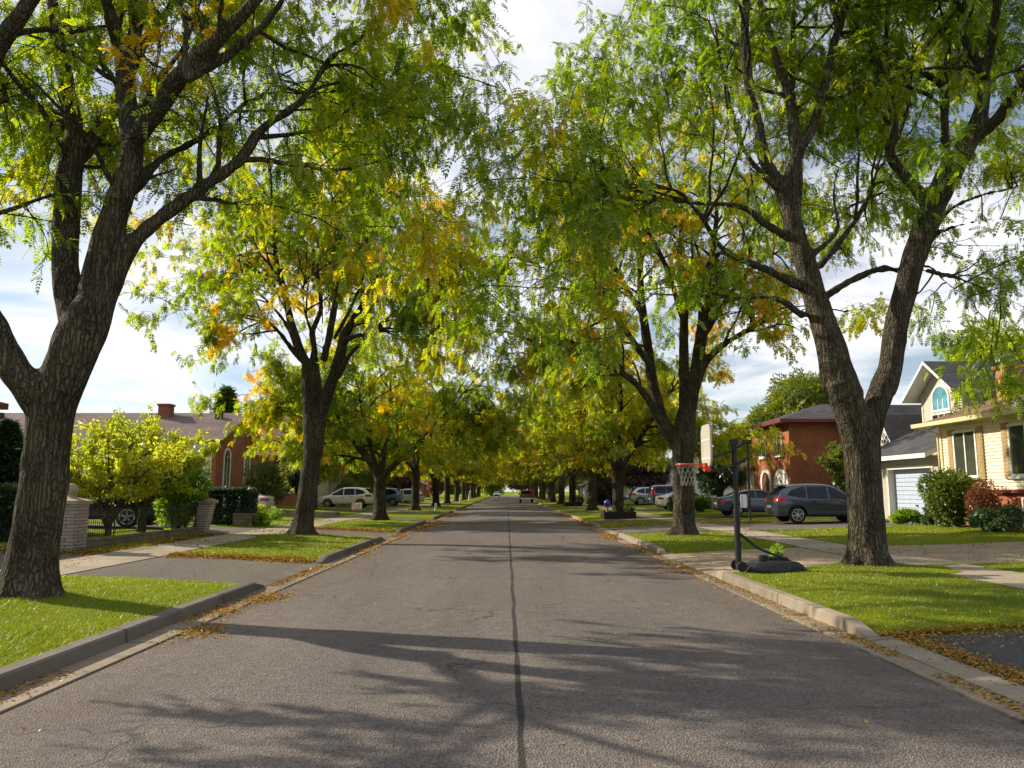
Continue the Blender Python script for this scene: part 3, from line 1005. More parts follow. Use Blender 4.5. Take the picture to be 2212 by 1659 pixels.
# ---- second tree on the right
g = np.random.default_rng(9)
YD = 26.0
baseD = np.array([5.9, YD, 0.2])
LD_ = [trunk_base(*baseD, at(1476, 985, YD), 0.345, 0.365)] + roots(*baseD, 0.36, g)
LD_ += traced(ident, 1, YD, [
    (0, 0, False, [(1475, 1010, 50), (1476, 960, 52), (1480, 920, 50), (1484, 880, 40)]),
    (0, 0.5, True, [(1472, 975, 40), (1452, 945, 34), (1436, 922, 32), (1422, 880, 30), (1408, 820, 27), (1398, 740, 24), (1385, 640, 20), (1380, 520, 16), (1360, 400, 10)]),
    (0.0, -1.5, True, [(1450, 940, 26), (1425, 905, 22), (1392, 850, 19), (1350, 810, 17), (1290, 780, 15), (1220, 750, 12), (1150, 735, 7)]),
    (0, 1.2, True, [(1482, 905, 34), (1478, 820, 28), (1477, 740, 24), (1478, 650, 21), (1470, 560, 18), (1475, 450, 14), (1480, 330, 8)]),
    (0, -0.6, True, [(1486, 895, 36), (1500, 830, 32), (1508, 770, 30), (1518, 700, 27), (1522, 630, 24), (1540, 540, 18), (1550, 440, 12), (1560, 360, 7)]),
    (0, -1.0, True, [(1500, 850, 24), (1520, 790, 20), (1556, 750, 18), (1600, 722, 15), (1640, 700, 13), (1690, 678, 10), (1750, 672, 6)]),
    (0.3, 2.5, True, [(1410, 800, 18), (1390, 690, 16), (1340, 600, 13), (1300, 500, 10), (1280, 420, 6)]),
    (-0.3, -2.8, True, [(1405, 790, 18), (1340, 700, 16), (1290, 650, 13), (1220, 600, 10), (1160, 570, 6)]),
    (0.2, 2.2, True, [(1520, 680, 20), (1570, 600, 17), (1620, 520, 13), (1650, 430, 8)]),
    (0.2, -2.4, True, [(1478, 700, 18), (1440, 580, 15), (1390, 480, 12), (1340, 390, 7)]),
    (0.1, -2.0, True, [(1510, 740, 18), (1590, 620, 15), (1650, 560, 12), (1700, 540, 7)]),
])
trD, crD = make_tree(LD_, g, 'mid', baseD, 0.05, d1=1.65, d2=3.2, d3=3.3, nleaf=(5.2, 3.5), len1=(2.0, 4.0), leaf_len=(0.22, 0.32), tint0=0.5,
                     gold=[((4.5, 27, 6.0), 2.5, 0.2)], zmin=3.4,
                     thin=lambda p: np.where((p[:, 0] > 7.6) & (p[:, 2] < 5.4 + 0.4 * np.sin(p[:, 1] * 3)), 0.0, 1.0))
put_tree(baseD, trD, crD, 'honey locust second in the right row, trunk seen just left of the basketball pole', 'street trees along the road')


# ---- generic members of the two rows
def generic_limbs(g, H=12.5, r=0.36, fork=2.9, nst=4):
    L = [trunk_base(0, 0, 0, (g.uniform(-.1, .1), g.uniform(-.1, .1), fork), r * 0.98, r)] + roots(0, 0, 0, r, g, 6)
    top = L[0][0][-1]
    a0 = g.uniform(0, 6.28)
    for k in range(nst):
        a = a0 + 2 * math.pi * k / nst + g.uniform(-.35, .35)
        tilt = g.uniform(0.35, 0.75)
        d = np.array([math.cos(a) * math.sin(tilt), math.sin(a) * math.sin(tilt), math.cos(tilt)])
        ln = (H - fork) * g.uniform(0.8, 1.0)
        P = extend((top - [0, 0, 0.35])[None], d[None], np.array([ln]), 9, 0.09, 0.03, g)[0]
        r0 = r * g.uniform(0.5, 0.68)
        L.append((P, np.linspace(r0, 0.03, 9), True))
        for q in range(2):
            i = g.integers(1, 4)
            a2 = a + g.uniform(-1.0, 1.0)
            d2 = norm(np.array([math.cos(a2), math.sin(a2), g.uniform(0.15, 0.6)]))
            P2 = extend(P[i][None], d2[None], np.array([g.uniform(3.6, 5.4)]), 8, 0.12, -0.01, g)[0]
            L.append((P2, np.linspace(r0 * 0.5, 0.02, 8), True))
    return L


GEN = []
for s, (tint0, n) in enumerate(((0.40, 4), (0.47, 5), (0.50, 3), (0.44, 4))):
    g = np.random.default_rng(100 + s)
    z0 = np.zeros(3)
    Lg = generic_limbs(g, 12.0 + s * 0.4, 0.33, 2.5 + 0.3 * s, n)
    # grown away from the camera so that no leaf is dropped for nearness
    shift = np.array([0, 500.0, 0])
    Lg = [(p + shift, r, q) for p, r, q in Lg]
    GEN.append(make_tree(Lg, g, 'mid', shift, 0.06, d1=2.3, d2=3.3, d3=2.9, nleaf=(5.2, 3.8), len1=(2.2, 4.8), spawn_from=0.16, leaf_len=(0.26, 0.38), tint0=tint0, zmin=3.1, twig_r=0.006, tint_var=0.11))

ORD = ['third', 'fourth', 'fifth', 'sixth', 'seventh', 'eighth', 'ninth', 'tenth', 'eleventh', 'twelfth', 'thirteenth', 'fourteenth', 'fifteenth']
left_pos = [(-6.6, 40.6), (-7.1, 60.2), (-6.95, 76.5), (-7.1, 93), (-7.1, 110), (-7.0, 126), (-7.1, 141), (-7.0, 156), (-7.1, 171), (-7.0, 186), (-7.1, 201)]
right_pos = [(6.3, 44.2), (6.6, 60), (6.6, 78), (6.2, 88), (6.0, 101), (6.4, 116), (6.2, 131), (6.4, 146), (6.2, 161), (6.3, 176), (6.2, 191)]
extra_l = ['low broad Y fork before the blue hatchback', 'leaning trunk near the short white post', 'straight trunk, no low fork', 'beyond the grey marker post']
extra_r = ['rising from a planter with blue ball', 'just behind the planter tree', 'standing in a dark square box', 'past the dark square box']
for side, posn, ext in (('left', left_pos, extra_l), ('right', right_pos, extra_r)):
    for i, (x, y) in enumerate(posn):
        k = (i * 2 + (side == 'right')) % 4
        rz = rnd.uniform(0, 6.28)
        lab = f'honey locust, {ORD[i]} tree of the {side} row counted from the camera'
        if i < 4:
            lab = f'honey locust {ORD[i]} in the {side} row, {ext[i]}'
            assert len(lab.split()) <= 16, lab
        put_tree((x, y, 0.19), GEN[k][0], GEN[k][1], lab, 'street trees along the road', rz=rz, scale=rnd.uniform(0.98, 1.1))
# ------------------------------------------------------------------ the setting
KL, KR = -4.27, 4.10            # kerb faces
DRL = [(14.0, 18.3), (27.3, 31.2), (41.6, 45.6), (54, 58), (62.2, 66), (72, 75.5), (84, 88), (98, 102), (116, 120), (132, 136), (148, 152)]
DRR = [(3.6, 9.1), (15.9, 20.9), (29.2, 35.4), (40.0, 43.4), (55, 58.5), (63, 67), (72, 76), (92, 96), (106, 110), (122, 126), (138, 142)]
_px = [4.0, 4.27, 4.6, 5.8, 6.9, 8.0, 9.4, 10.6, 12, 16, 24, 60, 400]
_pl = [0.13, 0.13, 0.155, 0.19, 0.2, 0.215, 0.235, 0.29, 0.36, 0.5, 0.6, 0.8, 1.2]
_pd = [0.01, 0.02, 0.045, 0.12, 0.17, 0.20, 0.225, 0.25, 0.29, 0.42, 0.52, 0.75, 1.15]


def in_drive(x, y, pad=0.0):
    y = np.asarray(y, float)
    x = np.asarray(x, float)
    m = np.zeros(np.broadcast(x, y).shape, bool)
    for sgn, D in ((-1, DRL), (1, DRR)):
        for a, b in D:
            m |= (np.sign(x) == sgn) & (y > a - pad) & (y < b + pad) & (np.abs(x) < 17)
    return m


def lawn_z(x, y):
    ax = np.abs(x)
    dist = np.full(ax.shape, 9.0)
    for sgn, D in ((-1, DRL), (1, DRR)):
        for a, b in D:
            q = np.maximum(np.maximum(a - y, y - b), 0)
            dist = np.where((np.sign(x) == sgn) & (ax < 17), np.minimum(dist, q), dist)
    s = np.clip(dist / 1.1, 0, 1)
    s = s * s * (3 - 2 * s)
    hi, lo = np.interp(ax, _px, _pl), np.interp(ax, _px, _pd) + 0.012
    z = np.where(in_drive(x, y), lo - 0.045, lo + (hi - lo) * s)
    return z


def gz(x, y):
    return float(np.interp(abs(x), _px, _pd) if in_drive(x, y) else np.interp(abs(x), _px, _pl))


def sheet(name, xs, ys, zf, mat, dz=0.0, kind='structure', thick=0.0):
    xs, ys = np.array(sorted(set(xs)), float), np.array(sorted(set(ys)), float)
    X, Y = np.meshgrid(xs, ys)
    Z = zf(X, Y) + dz
    V = np.stack([X, Y, Z], -1).reshape(-1, 3)
    nx, ny = len(xs), len(ys)
    i = np.arange(ny - 1)[:, None] * nx + np.arange(nx - 1)[None]
    F = np.stack([i, i + 1, i + 1 + nx, i + nx], -1).reshape(-1, 4)
    return V, F


def join_sheets(name, parts, mat, kind='structure'):
    Vs, Fs, o = [], [], 0
    for V, F in parts:
        Vs.append(V)
        Fs.append(F + o)
        o += len(V)
    me = mesh_arrays(name, np.concatenate(Vs), Fs, smooth=True)
    ob = link(name, me, mat)
    ob['kind'] = kind
    return ob


YEND = 232.0
# lawn: one sheet each side joined below the road, reaching the horizon
ys = [-60, -30, -15] + list(np.arange(-8, 60, 0.8)) + list(np.arange(60, YEND, 4)) + [YEND, 240, 260, 320, 450, 800, 1500]
for D in (DRL, DRR):
    for a, b in D:
        ys += [a - 0.9, a - 0.6, a - 0.3, a - 0.005, a + 0.03, b - 0.03, b + 0.005, b + 0.3, b + 0.6, b + 0.9]
xs_l = [-1500, -600, -200, -100, -60, -40, -24, -20, -17.05, -16.95, -16, -14, -12, -11, -10.6, -10, -9.4, -8.7, -8, -7.4, -6.9, -6.3, -5.8, -5.2, -4.9, -4.6, KL - 0.17]
xs_r = [-x for x in xs_l[:-1]] + [KR + 0.15]


def road_dip(x, y):
    return np.full(x.shape, -0.06)


def lawn_zz(x, y):
    z = lawn_z(x, y)
    bumpy = 0.012 * np.sin(x * 2.1 + y * 0.7) * np.sin(y * 1.3 - x * 0.6) + 0.01 * np.sin(x * 4.7 + 1) * np.sin(y * 3.1)
    z = z + np.where(in_drive(x, y, 0.3) | (np.abs(x) < 4.7) | (np.abs(x) > 60), 0, bumpy)
    # low mounds round the nearest trunks
    for bx, by in ((-6.68, 11.1), (7.15, 15.5), (-6.85, 26.2), (5.9, 26.0)):
        z = z + np.where(in_drive(x, y, 0.1), 0, 0.07 * np.exp(-((x - bx) ** 2 + (y - by) ** 2) / 1.2))
    return np.where(y > YEND - 1, -0.02, z)


join_sheets('lawn', [sheet('l', xs_l, ys, lawn_zz, None), sheet('r', xs_r, ys, lawn_zz, None),
                     sheet('m', [KL - 0.17, 0, KR + 0.15], [-60, 100, YEND - 4, YEND, 1500], road_dip, None)], M['lawn'])
road = join_sheets('road', [sheet('a', [-3.88, -2, 0, 2, 3.80], [-60] + list(range(-10, 236, 6)), lambda x, y: 0.03 - 0.0022 * x * x, None)], M['road_asphalt'])
cross = join_sheets('cross_street', [sheet('a', [-120, -30, 0, 30, 120], [YEND + 2, YEND + 10], lambda x, y: np.full(x.shape, 0.035), None)], M['driveway_worn'])

# gutters and kerbs, with the kerb dropped at each driveway
for side, K, D, e in (('left', KL, DRL, -1), ('right', KR, DRR, 1)):
    inner = -3.92 if e < 0 else 3.84
    mb = MB()
    mb.box(inner, K + e * 0.02, -60, YEND, -0.1, 0.008)
    o = mb.build('gutter', M['concrete_gutter'])
    o['kind'] = 'structure'
    mb = MB()
    segs = []
    y = -60
    for a, b in D:
        segs.append((y, a, 1))
        segs.append((a, b, 0))
        y = b
    segs.append((y, YEND, 1))
    w = 0.19 if e < 0 else 0.17
    for a, b, up in segs:
        n = max(1, int((b - a) / 3))
        st = [a + (b - a) * i / n for i in range(n + 1)]
        if up:
            prof = [(K, -0.1), (K + e * 0.015, 0.135), (K + e * 0.04, 0.155), (K + e * w, 0.16), (K + e * w, -0.1)]
            yy = [a] + [a + 0.5] + st[1:-1] + [b - 0.5, b] if b - a > 1.5 else st
            vs = []
            for q in yy:
                f = 0.25 if (q in (a, b) and -50 < q < YEND - 1) else 1.0
                jx = 0.006 * math.sin(q * 1.7)
                vs += [(x + jx, q, z if z < 0 else z * f + (0 if f == 1 else 0.012)) for x, z in prof]
            k = len(prof)
            fs = [tuple(range(k)), tuple(range(len(vs) - 1, len(vs) - k - 1, -1))]
            for i in range(len(yy) - 1):
                for j in range(k):
                    fs.append((i * k + j, i * k + (j + 1) % k, (i + 1) * k + (j + 1) % k, (i + 1) * k + j))
            mb.add(vs, fs)
        else:
            mb.prism([(K + e * 0.01, -0.1), (K + e * 0.02, 0.018), (K + e * 0.20, 0.045), (K + e * 0.3, 0.05), (K + e * 0.3, -0.1)], 'y', a, b)
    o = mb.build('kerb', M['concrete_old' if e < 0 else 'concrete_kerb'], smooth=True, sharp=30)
    o['kind'] = 'structure'

# pavements
def pz(x, y):
    return np.interp(np.abs(x), _px, _pl) + 0.012


yy = list(np.arange(-20, 60, 2)) + list(range(60, 230, 10))


def walk_z(x, y):
    d = in_drive(x, y, 0.02)
    return np.where(d, np.interp(np.abs(x), _px, _pd) + 0.012, np.interp(np.abs(x), _px, _pl) + 0.012)


ysw = list(yy)
for D in (DRL, DRR):
    for a, b in D:
        ysw += [a - 0.5, a, b, b + 0.5]
o = join_sheets('pavement', [sheet('a', [-9.45, -8.7, -7.95], ysw, walk_z, None), sheet('b', [7.85, 8.5, 9.2], ysw, walk_z, None)], M['concrete_walk'])


# driveways
def drive_z(x, y):
    return np.interp(np.abs(x), _px, _pd)


def drive(e, i, mat, far, near=None, stop=None):
    a, b = (DRL if e < 0 else DRR)[i]
    K = KL if e < 0 else KR
    x0 = abs(K) + 0.28
    xs = [e * v for v in (x0, 4.9, 5.8, 6.9, 7.4, 8.0, 8.7, 9.4, 10.6, 12, 14, far)]
    o = join_sheets('driveway', [sheet('d', xs, list(np.linspace(a, b, 8)), drive_z, None)], M[mat])
    return o


for i in range(len(DRL)):
    drive(-1, i, ['driveway_worn', 'driveway_worn', 'driveway_worn', 'driveway_asphalt'][min(i, 3)], 16.9)
for i in range(len(DRR)):
    drive(1, i, ['driveway_asphalt', 'concrete_drive', 'driveway_worn', 'driveway_worn'][min(i, 3)], 16.9)


# ------------------------------------------------------------------ grass blades and fallen leaves
def scatter(rects, g):
    """rects: (x0, x1, y0, y1, density)"""
    out = []
    for x0, x1, y0, y1, d in rects:
        n = int((x1 - x0) * (y1 - y0) * d)
        out.append(np.stack([g.uniform(x0, x1, n), g.uniform(y0, y1, n)], 1))
    return np.concatenate(out)


g = np.random.default_rng(77)
xy = scatter([(-8.0, -4.44, 4.5, 13.95, 2600), (-8.0, -4.44, 18.35, 27.2, 800), (-15.5, -9.5, 9, 13.9, 500), (-13, -9.5, 18.3, 27.2, 700), (-12, -9.5, 31.3, 41, 300), (-8.0, -4.44, 31.3, 41.5, 350),
              (4.26, 7.85, 9.15, 15.85, 2800), (9.2, 15.5, 9.2, 15.8, 700), (4.26, 7.85, 20.95, 29.1, 900), (9.2, 15.4, 21, 29.0, 450), (4.26, 7.85, 35.5, 39.9, 350)], g)
ok = np.ones(len(xy), bool)
for bx, by, br in ((-6.68, 11.1, 0.46), (7.15, 15.5, 0.46), (-6.85, 26.2, 0.48), (5.9, 26.0, 0.48)):
    ok &= np.hypot(xy[:, 0] - bx, xy[:, 1] - by) > br
ok &= ~in_drive(xy[:, 0], xy[:, 1], 0.03)
xy = xy[ok]
z = lawn_zz(xy[:, 0], xy[:, 1]) - 0.005
n = len(xy)
hgt = g.uniform(0.018, 0.05, n) * (1 + 0.4 * noise3(np.c_[xy, z], 2.2, 4))
a = g.uniform(0, 6.283, n)
wd = g.uniform(0.003, 0.007, n) * np.clip(xy[:, 1] / 12, 0.9, 2.2)
lean = g.normal(0, 0.7, (n, 2)) * hgt[:, None]
b0 = np.c_[xy[:, 0] + np.cos(a) * wd, xy[:, 1] + np.sin(a) * wd, z]
b1 = np.c_[xy[:, 0] - np.cos(a) * wd, xy[:, 1] - np.sin(a) * wd, z]
tip = np.c_[xy + lean, z + hgt]
V = np.stack([b0, b1, tip], 1).reshape(-1, 3)
tint = np.clip(0.42 + 0.2 * noise3(np.c_[xy, z], 1.3, 9) + 0.2 * noise3(np.c_[xy, z], 0.5, 6) + g.normal(0, 0.2, n), 0, 1)
gr = link('grass', mesh_arrays('grass', V, [np.arange(3 * n).reshape(-1, 3)], tint=np.repeat(tint, 3)), M['grass_blade'])
tag(gr, 'short green grass covering the front lawns and verges', 'grass', kind='stuff')
print('grass', n, flush=True)


def gnoise(x, y, s, seed):
    return noise3(np.c_[x, y, 0 * x], s, seed)


L_xy, L_z = [], []


def litter(n, xf, yf, keep=None, zf=None):
    x, y = xf(n), yf(n)
    if keep is not None:
        m = keep(x, y)
        x, y = x[m], y[m]
    L_xy.append(np.c_[x, y])
    L_z.append(zf(x, y) if zf is not None else np.full(len(x), 0.012))


U = g.uniform
edge = lambda K, e, spread: (lambda n: K - e * np.abs(g.normal(0, spread, n)))
clump = lambda s, th, seed: (lambda x, y: gnoise(x, y, s, seed) > th)
roadz = lambda x, y: np.where(np.abs(x) < 3.8, 0.034 - 0.0022 * x * x, 0.014)
# gutters: a thin line of leaves against the kerb, thicker in places
litter(8160, lambda n: KL + np.abs(g.normal(0, 0.13, n)) + 0.01, lambda n: U(4.5, 45, n), clump(0.9, -0.25, 1), roadz)
litter(6120, lambda n: KR - np.abs(g.normal(0, 0.16, n)) - 0.01, lambda n: U(9, 60, n), clump(0.8, -0.1, 2), roadz)
litter(16000, lambda n: KR - np.abs(g.normal(0, 0.5, n)) - 0.01, lambda n: 16 + 64 * U(0, 1, n) ** 0.8, clump(0.6, 0.0, 3), roadz)
litter(4080, lambda n: KL + np.abs(g.normal(0, 0.45, n)), lambda n: U(17, 80, n), clump(0.7, 0.15, 4), roadz)
# small swept heaps at the left kerb
for cx, cy, s, n in ((-3.72, 9.7, 0.20, 700), (-3.85, 12.6, 0.24, 900), (-3.95, 11.2, 0.18, 400), (-3.7, 39.5, 0.6, 900)):
    x, y = g.normal(cx, s * 0.75, n), g.normal(cy, s * 1.6, n)
    m = x > KL + 0.02
    L_xy.append(np.c_[x[m], y[m]])
    L_z.append(roadz(x[m], y[m]) + 0.035 * np.exp(-((x[m] - cx) ** 2 + (y[m] - cy) ** 2 / 3) / s ** 2) * U(0, 1, m.sum()))
# bands across the near right driveway and along the verge edges
lz = lambda x, y: lawn_zz(x, y) + 0.03
litter(4420, lambda n: g.normal(4.55, 0.10, n), lambda n: U(3.6, 9.5, n), clump(1.1, -0.45, 6), lambda x, y: np.interp(np.abs(x), _px, _pd) + 0.02)
litter(1700, lambda n: g.normal(4.02, 0.06, n), lambda n: U(3.6, 9.5, n), clump(1.1, -0.2, 7), roadz)
litter(2448, lambda n: U(4.3, 7.8, n), lambda n: 9.12 + np.abs(g.normal(0, 0.13, n)) - 0.08, None, lz)
litter(612, lambda n: U(4.4, 7.8, n), lambda n: 9.1 - np.abs(g.normal(0, 0.4, n)), None, lambda x, y: np.interp(np.abs(x), _px, _pd) + 0.015)
litter(2856, lambda n: U(-7.9, -4.5, n), lambda n: 18.35 + g.normal(0, 0.22, n), clump(0.9, -0.5, 8), lambda x, y: np.where(in_drive(x, y), np.interp(np.abs(x), _px, _pd) + 0.015, lawn_zz(x, y) + 0.03))
litter(2040, lambda n: U(-13, -9.5, n), lambda n: 18.45 + g.normal(0, 0.3, n), None, lambda x, y: np.where(in_drive(x, y), np.interp(np.abs(x), _px, _pd) + 0.015, lawn_zz(x, y) + 0.03))
litter(1700, lambda n: -9.55 - np.abs(g.normal(0, 0.25, n)), lambda n: U(18, 27, n), None, lz)
litter(1768, lambda n: U(-7.9, -4.5, n), lambda n: 31.3 + g.normal(0, 0.3, n), None, lambda x, y: np.where(in_drive(x, y), np.interp(np.abs(x), _px, _pd) + 0.015, lawn_zz(x, y) + 0.03))
litter(1768, lambda n: U(4.3, 12, n), lambda n: g.normal(35.5, 0.4, n), None, lambda x, y: np.where(in_drive(x, y), np.interp(np.abs(x), _px, _pd) + 0.015, lawn_zz(x, y) + 0.03))
# sparse single leaves on lawns and on the road
litter(1020, lambda n: U(-8, -4.4, n), lambda n: U(5, 27, n), None, lz)
litter(1156, lambda n: U(4.3, 12, n), lambda n: U(9.3, 30, n), None, lz)
litter(612, lambda n: U(-3.8, 3.8, n), lambda n: U(3, 40, n), None, roadz)
litter(1020, lambda n: U(-9.4, -8, n), lambda n: U(12, 40, n), clump(1.0, 0.1, 5), lambda x, y: walk_z(x, y) + 0.012)
litter(612, lambda n: U(4.3, 14, n), lambda n: U(16, 20.8, n), None, lambda x, y: np.interp(np.abs(x), _px, _pd) + 0.024)
xy, z = np.concatenate(L_xy), np.concatenate(L_z)
n = len(xy)
D = np.c_[g.normal(0, 1, (n, 2)), g.normal(0, 0.22, n)]
size = U(0.02, 0.075, n) * np.clip(xy[:, 1] / 14, 0.8, 2.0)
tint = np.clip(0.5 + 0.25 * gnoise(xy[:, 0], xy[:, 1], 0.5, 3) + g.normal(0, 0.2, n) + np.where(xy[:, 0] > 0, 0.18, 0), 0, 1)
v, f, tt = leaves_mesh(np.c_[xy, z + U(0, 0.012, n)], norm(D), size, tint, 'oval', g, 0.12)
fl = link('fallen_leaves', mesh_arrays('fallen_leaves', v, [f], tint=tt), M['leaf_fallen'])
tag(fl, 'orange and yellow fallen leaves lying along the gutters and verge edges', 'fallen leaves', kind='stuff')
# ------------------------------------------------------------------ shrubs, hedges, yard trees
def clump_points(n, rx, ry, rz, g, lumps=14, shell=0.75, flat_bottom=True):
    """points through an uneven, lobed crown centred at (0,0,rz)"""
    c = g.normal(0, 1, (lumps, 3))
    c = norm(c) * g.uniform(0.45, 0.72, (lumps, 1))
    rad = g.uniform(0.32, 0.52, lumps)
    k = g.integers(0, lumps, n)
    d = norm(g.normal(0, 1, (n, 3)))
    r = rad[k] * (shell + (1 - shell) * g.random(n)) * g.uniform(0.75, 1.08, n)
    p = c[k] + d * r[:, None]
    out = norm(p + 0.6 * d + 1e-6)
    p = p * np.array([rx, ry, rz]) + np.array([0, 0, rz])
    if flat_bottom:
        p[:, 2] = np.abs(p[:, 2] - 0.05) + 0.05
    return p, out


def shrub(loc, rx, ry, rz, n, size, leaf, label, cat='shrub', name='shrub', seed=0, kind='oval', lumps=14, stems=5, group=None, lift=0.0, tint0=0.45):
    g = np.random.default_rng(seed + 500)
    e = empty(name, loc, 0, label, cat, group)
    p, out = clump_points(n, rx, ry, rz, g, lumps)
    p[:, 2] += lift
    d = norm(out + g.normal(0, 0.6, p.shape))
    tint = np.clip(tint0 + 0.2 * noise3(p, 3.0 / max(rx, 0.4), seed) + g.normal(0, 0.16, n), 0, 1)
    v, f, tt = leaves_mesh(p, d, g.uniform(size * 0.7, size * 1.25, n), tint, kind, g, 0.8)
    link('foliage', mesh_arrays('foliage', v, [f], tint=tt), M[leaf], e)
    mb = MB()
    for k in range(stems):
        a = 6.28 * k / max(stems, 1) + g.uniform(-.4, .4)
        q = np.array([math.cos(a) * rx * 0.12, math.sin(a) * ry * 0.12, -0.1])
        m = np.array([math.cos(a) * rx * 0.3, math.sin(a) * ry * 0.3, rz * 0.7 + lift])
        t = np.array([math.cos(a) * rx * 0.5, math.sin(a) * ry * 0.5, rz * 1.35 + lift])
        r = max(0.012, 0.02 * rz)
        mb.tube([q, m, t], [r * 1.5, r, r * 0.4], 6)
    mb.build('stem', M['bark_shrub'], e, smooth=True)
    return e


def hedge(loc, lx, ly, h, n, size, leaf, label, seed=0, name='hedge', tint_top=0.35):
    g = np.random.default_rng(seed + 900)
    e = empty(name, loc, 0, label, 'hedge')
    # leaves over the faces of a slightly rounded box
    p = g.uniform(-0.5, 0.5, (n, 3))
    ax = g.choice(3, n, p=[0.3, 0.3, 0.4])
    sg = np.where(g.random(n) < 0.5, -0.5, 0.5)
    sg = np.where(ax == 2, 0.5, sg)
    p[np.arange(n), ax] = sg * g.uniform(0.8, 1.0, n)
    q = np.abs(p * 2)
    rr = (q ** 6).sum(1) ** (1 / 6)
    p = p / np.maximum(rr, 1)[:, None]
    p = p * np.array([lx, ly, h]) + np.array([0, 0, h / 2])
    wob = 0.05 * noise3(p, 4, seed)
    out = norm((p - np.array([0, 0, h / 2])) / np.array([lx, ly, h]))
    p = p + out * wob[:, None]
    d = norm(out + g.normal(0, 0.7, p.shape))
    tint = np.clip(0.4 + 0.2 * noise3(p, 3, seed) + g.normal(0, 0.15, n) + tint_top * (p[:, 2] > h * 0.9), 0, 1)
    v, f, tt = leaves_mesh(p, d, g.uniform(size * 0.7, size * 1.3, n), tint, 'oval', g, 0.8)
    link('foliage', mesh_arrays('foliage', v, [f], tint=tt), M[leaf], e)
    mb = MB()
    m = max(2, int(max(lx, ly) / 0.5))
    for k in range(m):
        u = (k + 0.5) / m - 0.5
        x, y = (u * lx, 0) if lx > ly else (0, u * ly)
        mb.tube([(x, y, -0.1), (x + 0.05, y, h * 0.5), (x - 0.03, y + 0.04, h * 0.8)], [0.035, 0.025, 0.01], 6)
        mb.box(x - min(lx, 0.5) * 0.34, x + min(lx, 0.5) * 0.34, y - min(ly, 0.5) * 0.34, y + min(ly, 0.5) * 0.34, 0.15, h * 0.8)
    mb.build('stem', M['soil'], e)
    return e


def multi_stem(loc, h, spread, leaf, label, seed, nst=5, size=0.1, tint0=0.55, trunk=0.6, cat='tree', name='small_tree', dens=(2.2, 5.0), nl=9, r=0.07, group=None, kind='oval', low=0.2):
    """a small tree of several stems fanning out of a short trunk"""
    g = np.random.default_rng(seed)
    e = empty(name, loc, 0, label, cat, group)
    L = []
    P = np.array([[0, 0, -0.1], [0.02, 0, trunk * 0.5], [0, 0.02, trunk]])
    L.append((P, np.array([r * 1.9, r * 1.4, r * 1.3])))
    for k in range(nst):
        a = 6.28 * k / nst + g.uniform(-.3, .3)
        tilt = g.uniform(0.25, 0.8) * spread / (0.55 * h)
        d = np.array([math.cos(a) * math.sin(tilt), math.sin(a) * math.sin(tilt), math.cos(tilt)])
        Q = extend(np.array([[0, 0, trunk * 0.8]]), d[None], np.array([(h - trunk) * g.uniform(0.75, 0.98)]), 12, 0.07, 0.02, g)[0]
        L.append((Q, np.linspace(r * 0.75, 0.012, 12)))
    P0 = np.stack([resample(p, q, 12)[0] for p, q in L[1:]])
    R0 = np.stack([resample(p, q, 12)[1] for p, q in L[1:]])
    Pt, Rt = resample(L[0][0], L[0][1], 12)
    pos, T, rr, t, i = spawn(P0, R0, dens[0], g, 0.15)
    P1 = extend(pos, side_dir(T, g, 0.4, 1.1, 0.7, 0.15), g.uniform(0.4, 1.2, len(pos)) * h / 3.5, 6, 0.16, 0.0, g)
    R1 = np.minimum(rr * 0.6, 0.016)[:, None] * np.linspace(1, 0.4, 6)[None]
    pos, T, rr, t, i = spawn(P1, R1, dens[1], g, 0.1)
    P2 = extend(pos, side_dir(T, g, 0.3, 1.0, 0.8, 0.05), g.uniform(0.15, 0.5, len(pos)) * h / 3.5, 4, 0.2, -0.03, g)
    R2 = np.full((len(P2), 4), 0.005)
    Vs, Fs, o = [], [], 0
    for P, Rr, k in ((np.concatenate([P0, Pt[None]]), np.concatenate([R0, Rt[None]]), 8), (P1, R1, 4), (P2, R2, 3)):
        v, f = tubes(P, Rr, k)
        Vs.append(v)
        Fs.append(f + o)
        o += len(v)
    link('trunk', mesh_arrays('trunk', np.concatenate(Vs), Fs, smooth=True), M['bark_shrub'], e)
    A = np.concatenate([P2.reshape(-1, 3), P1[:, 2:].reshape(-1, 3)])
    k = g.integers(0, len(A), len(A) * nl // 4)
    p = A[k] + g.normal(0, 0.07 * h / 3.5, (len(k), 3))
    d = norm(g.normal(0, 0.7, p.shape) - np.array([0, 0, 0.35]))
    ok = p[:, 2] > low + 0.25 * noise3(p, 2.5, seed)
    p, d = p[ok], d[ok]
    tint = np.clip(tint0 + 0.16 * noise3(p, 1.6, seed) + g.normal(0, 0.13, len(p)), 0, 1)
    v, f, tt = leaves_mesh(p, d, g.uniform(size * 0.7, size * 1.3, len(p)), tint, kind, g, 0.9)
    link('crown', mesh_arrays('crown', v, [f], tint=tt), M[leaf], e)
    return e


